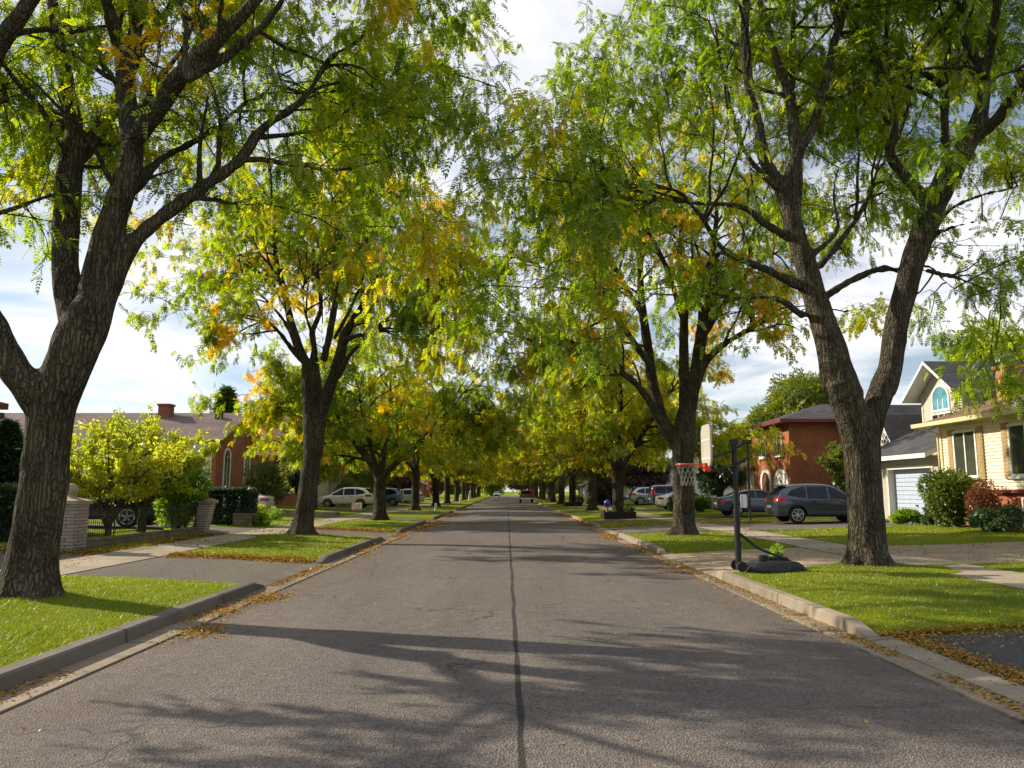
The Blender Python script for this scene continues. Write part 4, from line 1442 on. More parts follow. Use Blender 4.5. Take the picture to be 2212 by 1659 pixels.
def conifer(loc, h, r, n, leaf, label, seed, name='conifer_tree', size=0.4, group=None, tint0=0.4):
    g = np.random.default_rng(seed)
    e = empty(name, loc, 0, label, 'tree', group)
    mb = MB()
    mb.tube([(0, 0, -0.1), (0, 0, h * 0.5), (0, 0, h * 0.97)], [0.05 * r + 0.06, 0.04 * r + 0.03, 0.01], 8)
    mb.build('trunk', M['bark'], e, smooth=True)
    z = g.random(n) ** 0.75
    z = 1 - z
    a = g.uniform(0, 6.28, n)
    tier = 0.78 + 0.22 * np.abs(np.sin(z * 21 + 0.6 * np.sin(a * 3)))
    rad = r * (1 - z) ** 0.8 * tier * g.uniform(0.55, 1.0, n) * (1 + 0.14 * np.sin(a * 5 + z * 8))
    p = np.c_[np.cos(a) * rad, np.sin(a) * rad, h * (0.04 + 0.96 * z)]
    d = norm(np.c_[np.cos(a), np.sin(a), np.full(n, 0.1)] + g.normal(0, 0.4, (n, 3)))
    tint = np.clip(tint0 + 0.15 * noise3(p, 2, seed) + g.normal(0, 0.15, n), 0, 1)
    v, f, tt = leaves_mesh(p, d, g.uniform(size * 0.6, size * 1.2, n), tint, 'far', g, 0.5)
    link('crown', mesh_arrays('crown', v, [f], tint=tt), M[leaf], e)
    return e


def round_tree(loc, h, rx, rz, n, leaf, label, seed, size=0.4, trunk_h=None, name='leafy_tree', group=None, tint0=0.45, lumps=26, kind='far'):
    g = np.random.default_rng(seed)
    e = empty(name, loc, 0, label, 'tree', group)
    th = h - 2 * rz if trunk_h is None else trunk_h
    mb = MB()
    rt = 0.09 + 0.018 * h
    mb.tube([(0, 0, -0.2), (0.03, 0, th), (0, 0.05, th + rz * 0.9)], [rt * 1.3, rt, rt * 0.4], 10)
    for k in range(7):
        a = 6.28 * k / 7 + g.uniform(-.4, .4)
        z0 = th + g.uniform(-0.2, 0.5) * rz
        mb.tube([(0, 0, z0), (math.cos(a) * rx * 0.4, math.sin(a) * rx * 0.4, z0 + rz * 0.5), (math.cos(a) * rx * 0.72, math.sin(a) * rx * 0.72, z0 + rz * g.uniform(0.6, 1.1))], [rt * 0.5, rt * 0.3, 0.02], 7)
    mb.build('trunk', M['bark'], e, smooth=True)
    p, out = clump_points(n, rx, rx, rz, g, lumps, 0.55, False)
    p[:, 2] += h - 2 * rz
    p[:, 2] = np.maximum(p[:, 2], 0.3)
    d = norm(out + g.normal(0, 0.6, p.shape) - np.array([0, 0, 0.35]))
    tint = np.clip(tint0 + 0.2 * noise3(p, 0.9, seed) + g.normal(0, 0.12, n), 0, 1)
    v, f, tt = leaves_mesh(p, d, g.uniform(size * 0.7, size * 1.3, n), tint, kind, g, 0.8)
    link('crown', mesh_arrays('crown', v, [f], tint=tt), M[leaf], e)
    return e


def G(x, y):
    return (x, y, gz(x, y) - 0.02)


# left yard, behind the iron fence
multi_stem(G(-11.9, 23.4), 3.7, 2.1, 'leaf_yellow', 'small yellow-green tree of fanning stems behind the ball-topped pillar', 31, 8, 0.12, 0.62, 0.25, low=1.15, nl=36, dens=(3.6, 6.0))
multi_stem(G(-12.0, 25.7), 3.7, 2.4, 'leaf_yellow', 'small green tree branching from a short trunk behind the middle of the iron fence', 32, 9, 0.12, 0.5, 0.95, low=1.3, nl=36, dens=(3.6, 6.0), r=0.085)
shrub(G(-11.15, 26.8), 0.95, 0.8, 1.4, 7000, 0.14, 'leaf_bright', 'bright green leafy bush bulging over the far end of the iron fence', 'bush', 'bush', 3, lumps=22)
hedge(G(-13.9, 20.7), 2.4, 1.5, 1.42, 16000, 0.11, 'leaf_dark', 'tall dark clipped hedge at the left photo edge behind the nearest tree', 4)
conifer(G(-15.7, 24.3), 3.4, 1.3, 9000, 'leaf_dark', 'dark cedar rising behind the clipped hedge at the left photo edge', 41, size=0.26)
hedge(G(-11.5, 32.6), 1.8, 1.5, 1.45, 14000, 0.11, 'leaf_dark', 'square clipped boxwood hedge between the iron fence and the stone planter', 5, tint_top=0.15)
shrub(G(-10.0, 30.9 + 1.1), 0.42, 0.4, 0.28, 900, 0.10, 'leaf_bright', 'low pale green plant at the end of the stone planter', 'plant', 'leafy_plant', 6, lumps=8, stems=3)
shrub(G(-14.6, 43.9 + 3.2), 1.5, 1.4, 1.4, 9000, 0.12, 'leaf_mid', 'rounded dark green shrub in front of the brick gable', 'shrub', 'shrub', 7, lumps=20, lift=0.4)
round_tree(G(-13.1, 49.5), 2.7, 0.85, 0.85, 4200, 'leaf_dark', 'small mop-headed tree with dark crown right of the brick gable', 43, 0.16, 1.0, lumps=12)
round_tree(G(-13.6, 55.0), 6.2, 2.6, 2.4, 13000, 'leaf_yellow', 'yellow-leaved yard tree between the brick gable and the white car', 44, 0.30, 1.6, tint0=0.5)
round_tree(G(-12.6, 71), 5.4, 2.5, 2.2, 11000, 'leaf_yellow', 'yellow-green yard tree behind the white hatchback', 46, 0.30, 1.2, tint0=0.4)
shrub(G(-14.0, 66.8), 1.0, 0.8, 1.3, 3000, 0.16, 'leaf_mid', 'green shrub beside the garage behind the white hatchback', 'shrub', 'shrub', 8)
hedge(G(-13.0, 79), 4.0, 1.5, 2.0, 8000, 0.12, 'leaf_dark', 'long dark hedge behind the blue hatchback', 9)
round_tree(G(-12.4, 92), 4.6, 2.4, 1.9, 7000, 'leaf_red', 'orange-red maple beyond the silver car', 47, 0.30, 1.0)
round_tree(G(-11.0, 120), 3.6, 1.6, 1.5, 4000, 'leaf_red', 'small red-leaved tree far along the left row', 48, 0.30, 0.8)
shrub(G(-11.2, 37.5), 0.5, 0.5, 0.35, 1000, 0.13, 'leaf_bright', 'spiky light green plant on the lawn beyond the boxwood hedge', 'plant', 'leafy_plant', 10, 'blade', 8, 3)
shrub(G(-12.4, 38.6), 0.5, 0.45, 0.4, 1200, 0.10, 'leaf_yellow', 'small yellowish bush behind the spiky plant', 'bush', 'bush', 11, lumps=8, stems=3)
# background beyond the left roofs
BG = 'trees beyond the left roofs'
conifer(G(-28.5, 78), 11.5, 3.0, 7000, 'leaf_mid', 'blue-green spruce peaking above the brown roof', 51, size=0.8, group=BG)
round_tree(G(-24.5, 82), 12.0, 3.0, 4.0, 8000, 'leaf_mid', 'taller rounded tree right of the spruce above the roof', 52, 0.7, group=BG)
round_tree(G(-21.5, 92), 10.8, 3.2, 4.0, 7000, 'leaf_yellow', 'lighter tree rising behind the second roof', 53, 0.7, group=BG, tint0=0.3)
# right side
shrub(G(15.2, 26.6), 0.85, 0.85, 1.15, 12000, 0.12, 'leaf_mid', 'big rounded evergreen shrub at the corner of the yellow house', 'shrub', 'shrub', 21, lumps=22, tint0=0.68)
shrub(G(15.35, 24.9), 0.65, 0.5, 0.85, 2600, 0.09, 'leaf_red', 'reddish barberry bush against the brick base of the yellow house', 'bush', 'bush', 22, lumps=16)
shrub(G(15.0, 23.8), 0.8, 0.6, 0.42, 3200, 0.14, 'leaf_hosta', 'pale variegated plant below the barberry at the right photo edge', 'plant', 'leafy_plant', 23, lumps=12, stems=3)
shrub(G(15.55, 28.2), 0.55, 0.5, 0.42, 2600, 0.15, 'leaf_hosta', 'leafy hosta plant between the evergreen shrub and the garage', 'plant', 'leafy_plant', 24, lumps=12, stems=3, tint0=0.25)
shrub(G(14.9, 28.9), 0.7, 0.35, 0.26, 2200, 0.12, 'leaf_bright', 'low bright green groundcover clump in front of the garage door', 'plant', 'leafy_plant', 25, lumps=12, stems=3)
round_tree(G(13.9, 50.5), 3.9, 1.75, 1.55, 9000, 'leaf_dark', 'dense dark green tree left of the basketball pole before the brick house', 54, 0.22, 0.9, tint0=0.62)
multi_stem(G(19.3, 42.8), 3.9, 1.4, 'leaf_mid', 'tall bushy green shrub against the shaded brick wall', 55, 8, 0.22, 0.75, 0.3, nl=40, cat='shrub', name='tall_shrub', dens=(3.5, 5))
round_tree(G(24.0, 62), 10.6, 4.2, 4.2, 15000, 'leaf_mid', 'broad domed maple rising behind the brick house', 56, 0.5, tint0=0.85)
round_tree(G(21.0, 68), 7.2, 3.0, 2.8, 9000, 'leaf_yellow', 'yellow-green tree behind the low wing of the brick house', 57, 0.45, tint0=0.35)
shrub(G(10.9, 54.8 - 5.6), 0.9, 0.7, 0.62, 2600, 0.12, 'leaf_dark', 'low dark shrub before the white sedan, the left one of two', 'shrub', 'shrub', 26)
shrub(G(12.3, 49.6), 0.9, 0.7, 0.55, 2600, 0.12, 'leaf_mid', 'low green shrub before the white sedan, the right one of two', 'shrub', 'shrub', 27)
round_tree(G(13.6, 76.5), 5.0, 2.8, 1.9, 9000, 'leaf_purple', 'dark purple-leaved maple before the blue-roofed house', 58, 0.32, 1.2)
conifer(G(9.6, 78), 4.4, 1.4, 4000, 'leaf_dark', 'dark evergreen beyond the tree in the planter box', 59, size=0.4)
round_tree(G(30, 46), 11.0, 4.0, 4.0, 8000, 'leaf_yellow', 'yellow-green tree behind the tall grey gable', 60, 0.6, tint0=0.35)
# end of the street
for i, (x, y, h, lf, t0, lab) in enumerate([(-16, 250, 13, 'leaf_mid', 0.5, 'broad green tree closing the left of the street end'), (-5, 262, 12, 'leaf_yellow', 0.5, 'yellow tree closing the middle of the street end'),
                                            (5, 256, 13, 'leaf_mid', 0.35, 'dark green tree closing the street end above the red pickup'), (15, 248, 12, 'leaf_yellow', 0.4, 'yellowish tree closing the right of the street end'),
                                            (-30, 258, 14, 'leaf_mid', 0.5, 'tall green tree far left of the street end'), (27, 255, 14, 'leaf_mid', 0.5, 'tall green tree far right of the street end')]):
    round_tree((x, y, 0), h, 6.5, h * 0.47, 5000, lf, lab, 70 + i, 1.2, group='trees closing the street end', tint0=t0)
# ------------------------------------------------------------------ houses
class Thing:
    """an Empty at the thing's base; its parts are modelled in street coordinates"""

    def __init__(self, name, base, label, cat, group=None):
        self.e = empty(name, base, 0, label, cat, group)
        self.b = Vector(base)

    def part(self, mb, name, mats, parent=None, **kw):
        o = mb.build(name, mats, parent or self.e, **kw)
        if parent is None:
            o.location = -self.b
        return o

    # a window in a wall facing -x / +x ('x', sign) or -y / +y ('y', sign); u runs along the wall
    def window(self, axis, sgn, w, u0, u1, z0, z1, glass='window_glass', frame='white_trim', fw=0.07, bars=(), hb=(), sill=True, arch=False, deep=0.05, frame_proud=0.05, curtain=True):
        def bx(mb, a0, a1, za, zb, d0, d1, m=0):
            lo, hi = w + sgn * d0, w + sgn * d1
            if axis == 'x':
                mb.box(lo, hi, a0, a1, za, zb, m)
            else:
                mb.box(a0, a1, lo, hi, za, zb, m)
        p = MB()
        if arch:
            n = 12
            r = (u1 - u0) / 2
            poly = [(u0, z0), (u1, z0)] + [((u0 + u1) / 2 + r * math.cos(math.pi * k / n), z1 + r * 0.9 * math.sin(math.pi * k / n)) for k in range(n + 1)]
            p.prism(poly, axis, w + sgn * 0.002, w + sgn * 0.02)
        else:
            bx(p, u0, u1, z0, z1, 0.002, 0.02)
        o = self.part(p, 'window', M[glass])
        f = MB()
        bx(f, u0 - fw, u0, z0, z1, 0.003, frame_proud)
        bx(f, u1, u1 + fw, z0, z1, 0.003, frame_proud)
        if arch:
            n = 12
            r0, r1 = (u1 - u0) / 2, (u1 - u0) / 2 + fw
            c = (u0 + u1) / 2
            for k in range(n):
                a, b = math.pi * k / n, math.pi * (k + 1) / n
                poly = [(c + r * math.cos(t), z1 + r * 0.9 * math.sin(t)) for r, t in ((r0, a), (r1, a), (r1, b), (r0, b))]
                f.prism(poly, axis, w + sgn * 0.003, w + sgn * frame_proud)
        else:
            bx(f, u0 - fw, u1 + fw, z1, z1 + fw, 0.003, frame_proud)
        bx(f, u0 - fw, u1 + fw, z0 - fw, z0, 0.003, frame_proud)
        for b in bars:
            c = u0 + (u1 - u0) * b
            bx(f, c - 0.03, c + 0.03, z0, z1, 0.02, frame_proud - 0.008)
        for b in hb:
            c = z0 + (z1 - z0) * b
            bx(f, u0, u1, c - 0.02, c + 0.02, 0.02, frame_proud - 0.011)
        fo = f.build('window_frame', M[frame], o, bevel=0.006)
        if sill:
            s = MB()
            bx(s, u0 - fw - 0.05, u1 + fw + 0.05, z0 - fw - 0.07, z0 - fw, 0.003, 0.12)
            s.build('window_sill', M[frame], o, bevel=0.008)
        return o


def gable_roof(mb, x0, x1, y0, y1, ze, zr, axis, over=0.4, th=0.16, rake=0.35, mtop=0, mside=1):
    """axis = direction of the ridge"""
    if axis == 'x':
        a0, a1, b0, b1 = x0 - rake, x1 + rake, y0, y1
    else:
        a0, a1, b0, b1 = y0 - rake, y1 + rake, x0, x1
    mid = (b0 + b1) / 2
    sl = (zr - ze) / (mid - b0)
    lo = ze - over * sl
    pts = [(b0 - over, lo), (mid, zr), (b1 + over, lo), (b1 + over, lo + th), (mid, zr + th * 1.05), (b0 - over, lo + th)]
    vs, fs, ms = [], [], []
    for a in (a0, a1):
        for b, z in pts:
            vs.append((a, b, z) if axis == 'x' else (b, a, z))
    fs = [(0, 1, 4, 5), (1, 2, 3, 4), (6, 7, 10, 11), (7, 8, 9, 10)]
    ms = [mside] * 4
    for i in range(6):
        j = (i + 1) % 6
        fs.append((i, 6 + i, 6 + j, j))
        ms.append(mtop if i in (3, 4) else mside)
    for f, m in zip(fs, ms):
        mb.add([vs[i] for i in f], [tuple(range(len(f)))], m)


def hip_roof(mb, x0, x1, y0, y1, ze, zr, over=0.5, th=0.17, mtop=0, mside=1, ridge_axis=None):
    x0, x1, y0, y1 = x0 - over, x1 + over, y0 - over, y1 + over
    w, d = x1 - x0, y1 - y0
    if (ridge_axis or ('x' if w > d else 'y')) == 'x':
        i = min(d, w) / 2
        r0, r1 = (x0 + i, (y0 + y1) / 2, zr), (x1 - i, (y0 + y1) / 2, zr)
        fa = [(4, 5, 9, 8), (5, 6, 9), (6, 7, 8, 9), (7, 4, 8)]
    else:
        i = min(d, w) / 2
        r0, r1 = ((x0 + x1) / 2, y0 + i, zr), ((x0 + x1) / 2, y1 - i, zr)
        fa = [(4, 5, 8), (5, 6, 9, 8), (6, 7, 9), (7, 4, 8, 9)]
    c = [(x0, y0), (x1, y0), (x1, y1), (x0, y1)]
    vs = [(x, y, ze) for x, y in c] + [(x, y, ze + th) for x, y in c] + [r0, r1]
    mb.add(vs, [(3, 2, 1, 0)], mside)
    mb.add(vs, [(i, (i + 1) % 4, 4 + (i + 1) % 4, 4 + i) for i in range(4)], mside)
    mb.add(vs, fa, mtop)


def gable_walls(mb, x0, x1, y0, y1, z0, ze, zr, axis, m=0):
    """walls with gable ends; ridge along axis"""
    if axis == 'x':
        mid = (y0 + y1) / 2
        mb.prism([(y0, z0), (y1, z0), (y1, ze), (mid, zr), (y0, ze)], 'x', x0, x1, m)
    else:
        mid = (x0 + x1) / 2
        mb.prism([(x0, z0), (x1, z0), (x1, ze), (mid, zr), (x0, ze)], 'y', y0, y1, m)


def chimney(h, x0, x1, y0, y1, z0, z1, mat='brick_orange', parent=None, flue=False):
    mb = MB()
    mb.box(x0, x1, y0, y1, z0, z1)
    mb.box(x0 - 0.06, x1 + 0.06, y0 - 0.06, y1 + 0.06, z1, z1 + 0.12)
    o = mb.build('chimney', M[mat], parent or h.e)
    if parent is None:
        o.location = -h.b
    if flue:
        f = MB()
        cx, cy = (x0 + x1) / 2, (y0 + y1) / 2
        f.lathe([(0.12, z1 + 0.12), (0.12, z1 + 0.4)], (cx, cy, 0), 12)
        f.lathe([(0.2, z1 + 0.4), (0.22, z1 + 0.44), (0.08, z1 + 0.54)], (cx, cy, 0), 12)
        f.build('flue_cap', M['metal_grey'], o, smooth=True)
    return o


# ---- yellow bi-level house on the right
h = Thing('yellow_house', (19, 24, 0.5), 'cream-yellow clapboard house with brown roof and tan shutters over a brick base', 'house')
XW = 16.0
y0, y1 = 21.9, 28.3
mb = MB()
mb.box(XW + 0.06, 26, y0, y1, 1.72, 4.12)
nb = 21
for k in range(nb):      # overlapping boards
    z = 1.74 + k * (2.36 / nb)
    dz = 2.36 / nb
    mb.add([(XW + 0.01, y0, z), (XW + 0.01, y1, z), (XW + 0.045, y1, z + dz + 0.01), (XW + 0.045, y0, z + dz + 0.01), (XW + 0.07, y0, z), (XW + 0.07, y1, z)],
           [(0, 1, 2, 3), (0, 4, 5, 1), (0, 3, 4), (1, 5, 2)])
    mb.add([(XW + 0.05, y1 + 0.05, z), (26, y1 + 0.05, z), (26, y1 + 0.015, z + dz + 0.01), (XW + 0.05, y1 + 0.015, z + dz + 0.01)], [(0, 1, 2, 3)])
h.part(mb, 'wall', M['yellow_siding'])
mb = MB()
mb.box(XW + 0.16, 26, y0, y1 - 0.1, 0.2, 1.62)
h.part(mb, 'brick_base', M['brick_red'])
mb = MB()
mb.box(XW - 0.02, XW + 0.2, y0, y1 + 0.06, 1.63, 1.735)
h.part(mb, 'trim_board', M['red_trim'])
mb = MB()
mb.box(XW - 0.02, XW + 0.09, y1 - 0.05, y1 + 0.07, 1.74, 4.1)
h.part(mb, 'corner_board', M['cream_trim'])
mb = MB()
gable_roof(mb, XW, 26, y0 - 3, y1, 4.18, 5.85, 'y', 0.55, 0.14, 0.75, 0, 1)
rf = h.part(mb, 'roof', [M['shingle_brown'], M['cream_trim']])
mb = MB()
mb.prism([(XW, 4.10), (26, 4.10), (21, 5.8)], 'y', y1 - 0.2, y1 + 0.02)
h.part(mb, 'gable_wall', M['yellow_siding'])
mb = MB()
mb.prism([(XW - 0.67, 4.03), (XW - 0.55, 4.03), (XW - 0.55, 4.17), (XW - 0.69, 4.17)], 'y', y0 - 3.7, y1 + 0.75)
mb.tube([(XW - 0.6, y1 + 0.5, 4.05), (XW - 0.05, y1 + 0.12, 3.8), (XW - 0.05, y1 + 0.12, 0.8)], 0.04, 8)
h.part(mb, 'gutter', M['cream_trim'])
for (a, b) in ((26.2, 27.4), (22.9, 24.35)):
    h.window('x', -1, XW + 0.02, a, b, 2.22, 3.72, bars=(0.5,), fw=0.08, deep=0.06, frame_proud=0.07)
    for u0, u1 in ((a - 0.42, a - 0.1), (b + 0.1, b + 0.42)):
        s = MB()
        s.box(XW - 0.035, XW + 0.02, u0, u1, 2.08, 3.86)
        for q in range(14):
            zz = 2.16 + q * 0.12
            s.box(XW - 0.045, XW - 0.034, u0 + 0.05, u1 - 0.05, zz, zz + 0.07)
        h.part(s, 'shutter', M['tan_trim'])
h.window('x', -1, XW + 0.16, 23.0, 24.2, 0.75, 1.42, bars=(0.5,))
chimney(h, 17.95, 18.5, 27.2, 27.9, 4.6, 6.1, 'brick_orange', flue=True)

# ---- grey house with the blue-white garage door and the tall gable
h = Thing('grey_house', (21, 35, 0.5), 'grey stucco house with a pale blue garage door and a tall white-trimmed gable window', 'house')
XG = 17.0
ga, gb = 30.4, 36.2
mb = MB()
d0, d1, dt = 30.75, 34.55, 2.62
mb.box(XG, XG + 0.35, ga, d0, 0.2, 3.1)
mb.box(XG, XG + 0.35, d1, gb, 0.2, 3.1)
mb.box(XG, XG + 0.35, d0, d1, dt, 3.1)
mb.box(XG + 0.36, 24, ga, gb, 0.2, 3.1)
h.part(mb, 'garage_wall', M['jamb_grey'])
mb = MB()
mb.box(XG - 0.03, XG + 0.30, d0, d0 + 0.12, 0.3, dt)
mb.box(XG - 0.03, XG + 0.30, d1 - 0.12, d1, 0.3, dt)
mb.box(XG - 0.035, XG + 0.30, d0 - 0.02, d1 + 0.02, dt - 0.003, dt + 0.12)
h.part(mb, 'door_frame', M['white_siding'])
mb = MB()
nz = 12
for k in range(nz):
    z = 0.42 + k * (dt - 0.43) / nz
    hz = (dt - 0.43) / nz
    mb.box(XG + 0.27, XG + 0.34, d0 + 0.125, d1 - 0.125, z + 0.008, z + hz - 0.008)
mb.box(XG + 0.3, XG + 0.33, d0 + 0.125, d1 - 0.125, 0.42, dt - 0.004)
gd = h.part(mb, 'garage_door', M['garage_blue'], bevel=0.006)
mb = MB()
mb.box(XG + 0.22, XG + 0.27, 32.58, 32.72, 1.05, 1.11)
mb.build('handle', M['black_iron'], gd)
# lean-to garage roof rising to the main block
mb = MB()
prof = [(XG - 0.55, 3.0), (XG - 0.55, 3.18), (21.3, 5.35), (21.3, 5.15)]
vs = [(x, y, z) for y in (ga - 0.1, gb + 0.5) for x, z in prof]
mb.add(vs, [(0, 1, 2, 3), (4, 5, 6, 7), (0, 4, 7, 3), (0, 1, 5, 4)], 1)
mb.add(vs, [(1, 2, 6, 5)], 0)
h.part(mb, 'garage_roof', [M['shingle_dark'], M['white_trim']])
mb = MB()
mb.box(21.3, 30, 33.2, 38.2, 0.2, 5.0)
mb.box(20.98, 30, 35.1, 38.6, 3.2, 6.45)
mb.prism([(35.1, 6.45), (38.6, 6.45), (36.85, 7.72)], 'x', 20.98, 30)
h.part(mb, 'wall', M['grey_stucco'])
mb = MB()
gable_roof(mb, 20.98, 30, 35.1, 38.6, 6.5, 7.78, 'x', 0.5, 0.16, 0.75, 0, 1)
h.part(mb, 'gable_roof', [M['shingle_dark'], M['white_trim']])
mb = MB()
hip_roof(mb, 22.2, 32, 30.5, 38.4, 5.6, 7.7, 0.4, 0.16, 0, 1)
h.part(mb, 'roof', [M['shingle_dark'], M['white_trim']])
mb = MB()
mb.box(22.3, 31.8, 30.6, 38.3, 4.6, 5.62)
h.part(mb, 'side_wall', M['grey_siding'])
h.window('x', -1, 20.98, 36.2, 37.5, 5.6, 6.1, 'window_blue', arch=True, sill=False, fw=0.12, bars=(0.33, 0.66))
h.window('x', -1, 20.98, 36.1, 37.6, 4.55, 5.35, bars=(0.33, 0.66), hb=(0.5,), fw=0.09)
mb = MB()
for u in (35.13, 38.45):
    mb = MB()
    mb.box(20.95, 20.98, u, u + 0.12, 3.4, 6.4)
    h.part(mb, 'corner_board', M['cream_trim'])

# ---- house behind with a dark shingle roof and small ornamental gable
h = Thing('dark_roofed_house', (22, 43.5, 0.5), 'low house with dark shingle roof and a small round-windowed gable behind the nearest right tree', 'house')
mb = MB()
gable_walls(mb, 20.6, 30, 39.0, 45.6, 0.2, 3.65, 6.2, 'x')
h.part(mb, 'wall', M['grey_stucco'])
mb = MB()
gable_roof(mb, 20.6, 32, 39.0, 45.6, 3.7, 6.25, 'x', 0.4, 0.16, 0.4, 0, 1)
rf = h.part(mb, 'roof', [M['shingle_dark'], M['white_trim']])
mb = MB()
gable_roof(mb, 19.5, 23.4, 38.5, 40.7, 4.05, 5.45, 'x', 0.35, 0.14, 0.3, 0, 1)
gable_walls(mb, 19.5, 23.4, 38.5, 40.7, 0.3, 4.02, 5.35, 'x', 2)
h.part(mb, 'dormer', [M['shingle_dark'], M['white_trim'], M['grey_stucco']])
mb = MB()
mb.lathe([(0.42, 19.46), (0.42, 19.5)], (0, 39.6, 4.5), 20, axis='x')
wo = h.part(mb, 'window', M['window_glass'])
mb = MB()
for rr in (0.45, 0.2):
    ring = [(19.44, 39.6 + rr * math.cos(a), 4.5 + rr * math.sin(a)) for a in np.linspace(0, 2 * math.pi, 21)]
    mb.tube(ring, 0.035, 6, cap=False)
for a in np.linspace(0, math.pi, 5)[:-1]:
    mb.tube([(19.44, 39.6 - 0.45 * math.cos(a), 4.5 - 0.45 * math.sin(a)), (19.44, 39.6 + 0.45 * math.cos(a), 4.5 + 0.45 * math.sin(a))], 0.022, 6)
mb.build('window_frame', M['white_trim'], wo)

# ---- two-storey brick house
h = Thing('brick_house', (21, 50, 0.5), 'two-storey red-brick house with arched white entrances and low hip roof', 'house')
XB = 17.0
mb = MB()
mb.box(XB, 27, 46.3, 53.3, 0.2, 5.75)
h.part(mb, 'wall', M['brick_red'])
mb = MB()
hip_roof(mb, XB, 27, 46.3, 53.3, 5.75, 7.3, 0.75, 0.2, 0, 1)
h.part(mb, 'roof', [M['shingle_dark'], M['red_trim']])
mb = MB()
mb.box(XB + 0.5, 26, 53.3, 59.5, 0.2, 3.2)
h.part(mb, 'wing_wall', M['brick_orange'])
mb = MB()
hip_roof(mb, XB + 0.2, 26, 53.32, 60, 3.2, 4.5, 0.5, 0.18, 0, 1, 'x')
h.part(mb, 'wing_roof', [M['shingle_brown'], M['red_trim']])
for a, b in ((47.5, 48.75), (50.5, 51.75)):
    h.window('x', -1, XB, a, b, 3.95, 5.3, bars=(0.62,), fw=0.12, frame_proud=0.08)
h.window('x', -1, XB + 0.5, 54.0, 56.2, 1.55, 3.05, bars=(0.33, 0.66), fw=0.12, glass='curtain')
h.window('x', -1, XB + 0.5, 54.1, 56.0, 0.62, 1.05, bars=(0.5,), fw=0.1)
# arched openings: recessed passage and door surround
def arch_ring(mb, axis_x, c, r0, r1, zs, d0, d1, z0, k=0.75):
    n = 12
    for i in range(n):
        a, b = math.pi * i / n, math.pi * (i + 1) / n
        mb.prism([(c + r * math.cos(t), zs + k * r * math.sin(t)) for r, t in ((r0, a), (r1, a), (r1, b), (r0, b))], 'x', d0, d1)
    for s in (-1, 1):
        mb.box(d0, d1, c + s * r0, c + s * r1, z0, zs - 0.002)
mb = MB()
arch_ring(mb, 0, 50.7, 0.72, 1.0, 2.35, XB - 0.06, XB + 0.02, 0.3)
h.part(mb, 'porch_arch', M['white_trim'])
mb = MB()
n = 12
poly = [(50.7 - 0.72, 0.3), (50.7 + 0.72, 0.3)] + [(50.7 + 0.72 * math.cos(math.pi * i / n), 2.35 + 0.54 * math.sin(math.pi * i / n)) for i in range(n + 1)]
mb.prism(poly, 'x', XB - 0.012, XB + 0.01)
dr = h.part(mb, 'door', M['door_brown'])
mb = MB()
mb.lathe([(0.04, 0), (0.05, 0.03), (0.03, 0.06)], (XB - 0.06, 51.2, 1.3), 10, axis='x')
mb.build('handle', M['chrome'], dr)
mb = MB()
arch_ring(mb, 0, 47.9, 1.0, 1.25, 2.1, XB - 0.06, XB + 0.02, 0.3)
h.part(mb, 'garage_arch', M['white_trim'])
mb = MB()
mb.box(XB - 0.02, XB + 0.01, 46.9, 48.9, 0.3, 2.0)
for k in range(4):
    mb.box(XB - 0.035, XB - 0.018, 47.05, 48.75, 0.38 + k * 0.4, 0.70 + k * 0.4)
h.part(mb, 'garage_door', M['white_siding'], bevel=0.006)
mb = MB()
poly = [(46.9, 2.02), (48.9, 2.02)] + [(47.9 + 1.0 * math.cos(math.pi * i / n), 2.1 + 0.75 * math.sin(math.pi * i / n)) for i in range(n + 1)]
mb.prism(poly, 'x', XB - 0.02, XB + 0.01)
nb_ = h.part(mb, 'arch_panel', M['sign_white'])
# the house number on the arch panel, stroke by stroke as legible in the photo
mb = MB()
def stroke(pts, w=0.035):
    for (a, b) in zip(pts[:-1], pts[1:]):
        mb.tube([(XB - 0.03, 47.9 - a[0], 2.24 + a[1]), (XB - 0.03, 47.9 - b[0], 2.24 + b[1])], w / 2, 6)
stroke([(-0.02, 0.30), (-0.17, 0.28), (-0.20, 0.1), (-0.15, 0.0), (-0.03, 0.02), (-0.03, 0.14), (-0.18, 0.15)])
stroke([(0.03, 0.26), (0.1, 0.31), (0.19, 0.27), (0.17, 0.17), (0.04, 0.0), (0.2, 0.0)])
mb.build('house_number', M['black_iron'], nb_)

# ---- far right house with blue roof
h = Thing('blue_roofed_house', (18, 84, 0.6), 'pale sided house with slate-blue roof and orange chimney behind the purple maple', 'house')
mb = MB()
gable_walls(mb, 15.5, 24, 80, 90, 0.2, 3.4, 5.6, 'y')
h.part(mb, 'wall', M['white_siding'])
mb = MB()
gable_roof(mb, 15.5, 24, 80, 90, 3.4, 5.6, 'y', 0.5, 0.18, 0.4, 0, 1)
plain('shingle_blue', (0.06, 0.075, 0.13), 0.9, 0.25, 6)
h.part(mb, 'roof', [M['shingle_blue'], M['white_trim']])
h.window('x', -1, 15.5, 81, 82.6, 1.5, 2.8, bars=(0.5,))
h.window('x', -1, 15.5, 85, 87, 1.3, 2.8, bars=(0.5,))
chimney(h, 18.6, 19.6, 84, 85.4, 4.5, 6.4, 'brick_orange')


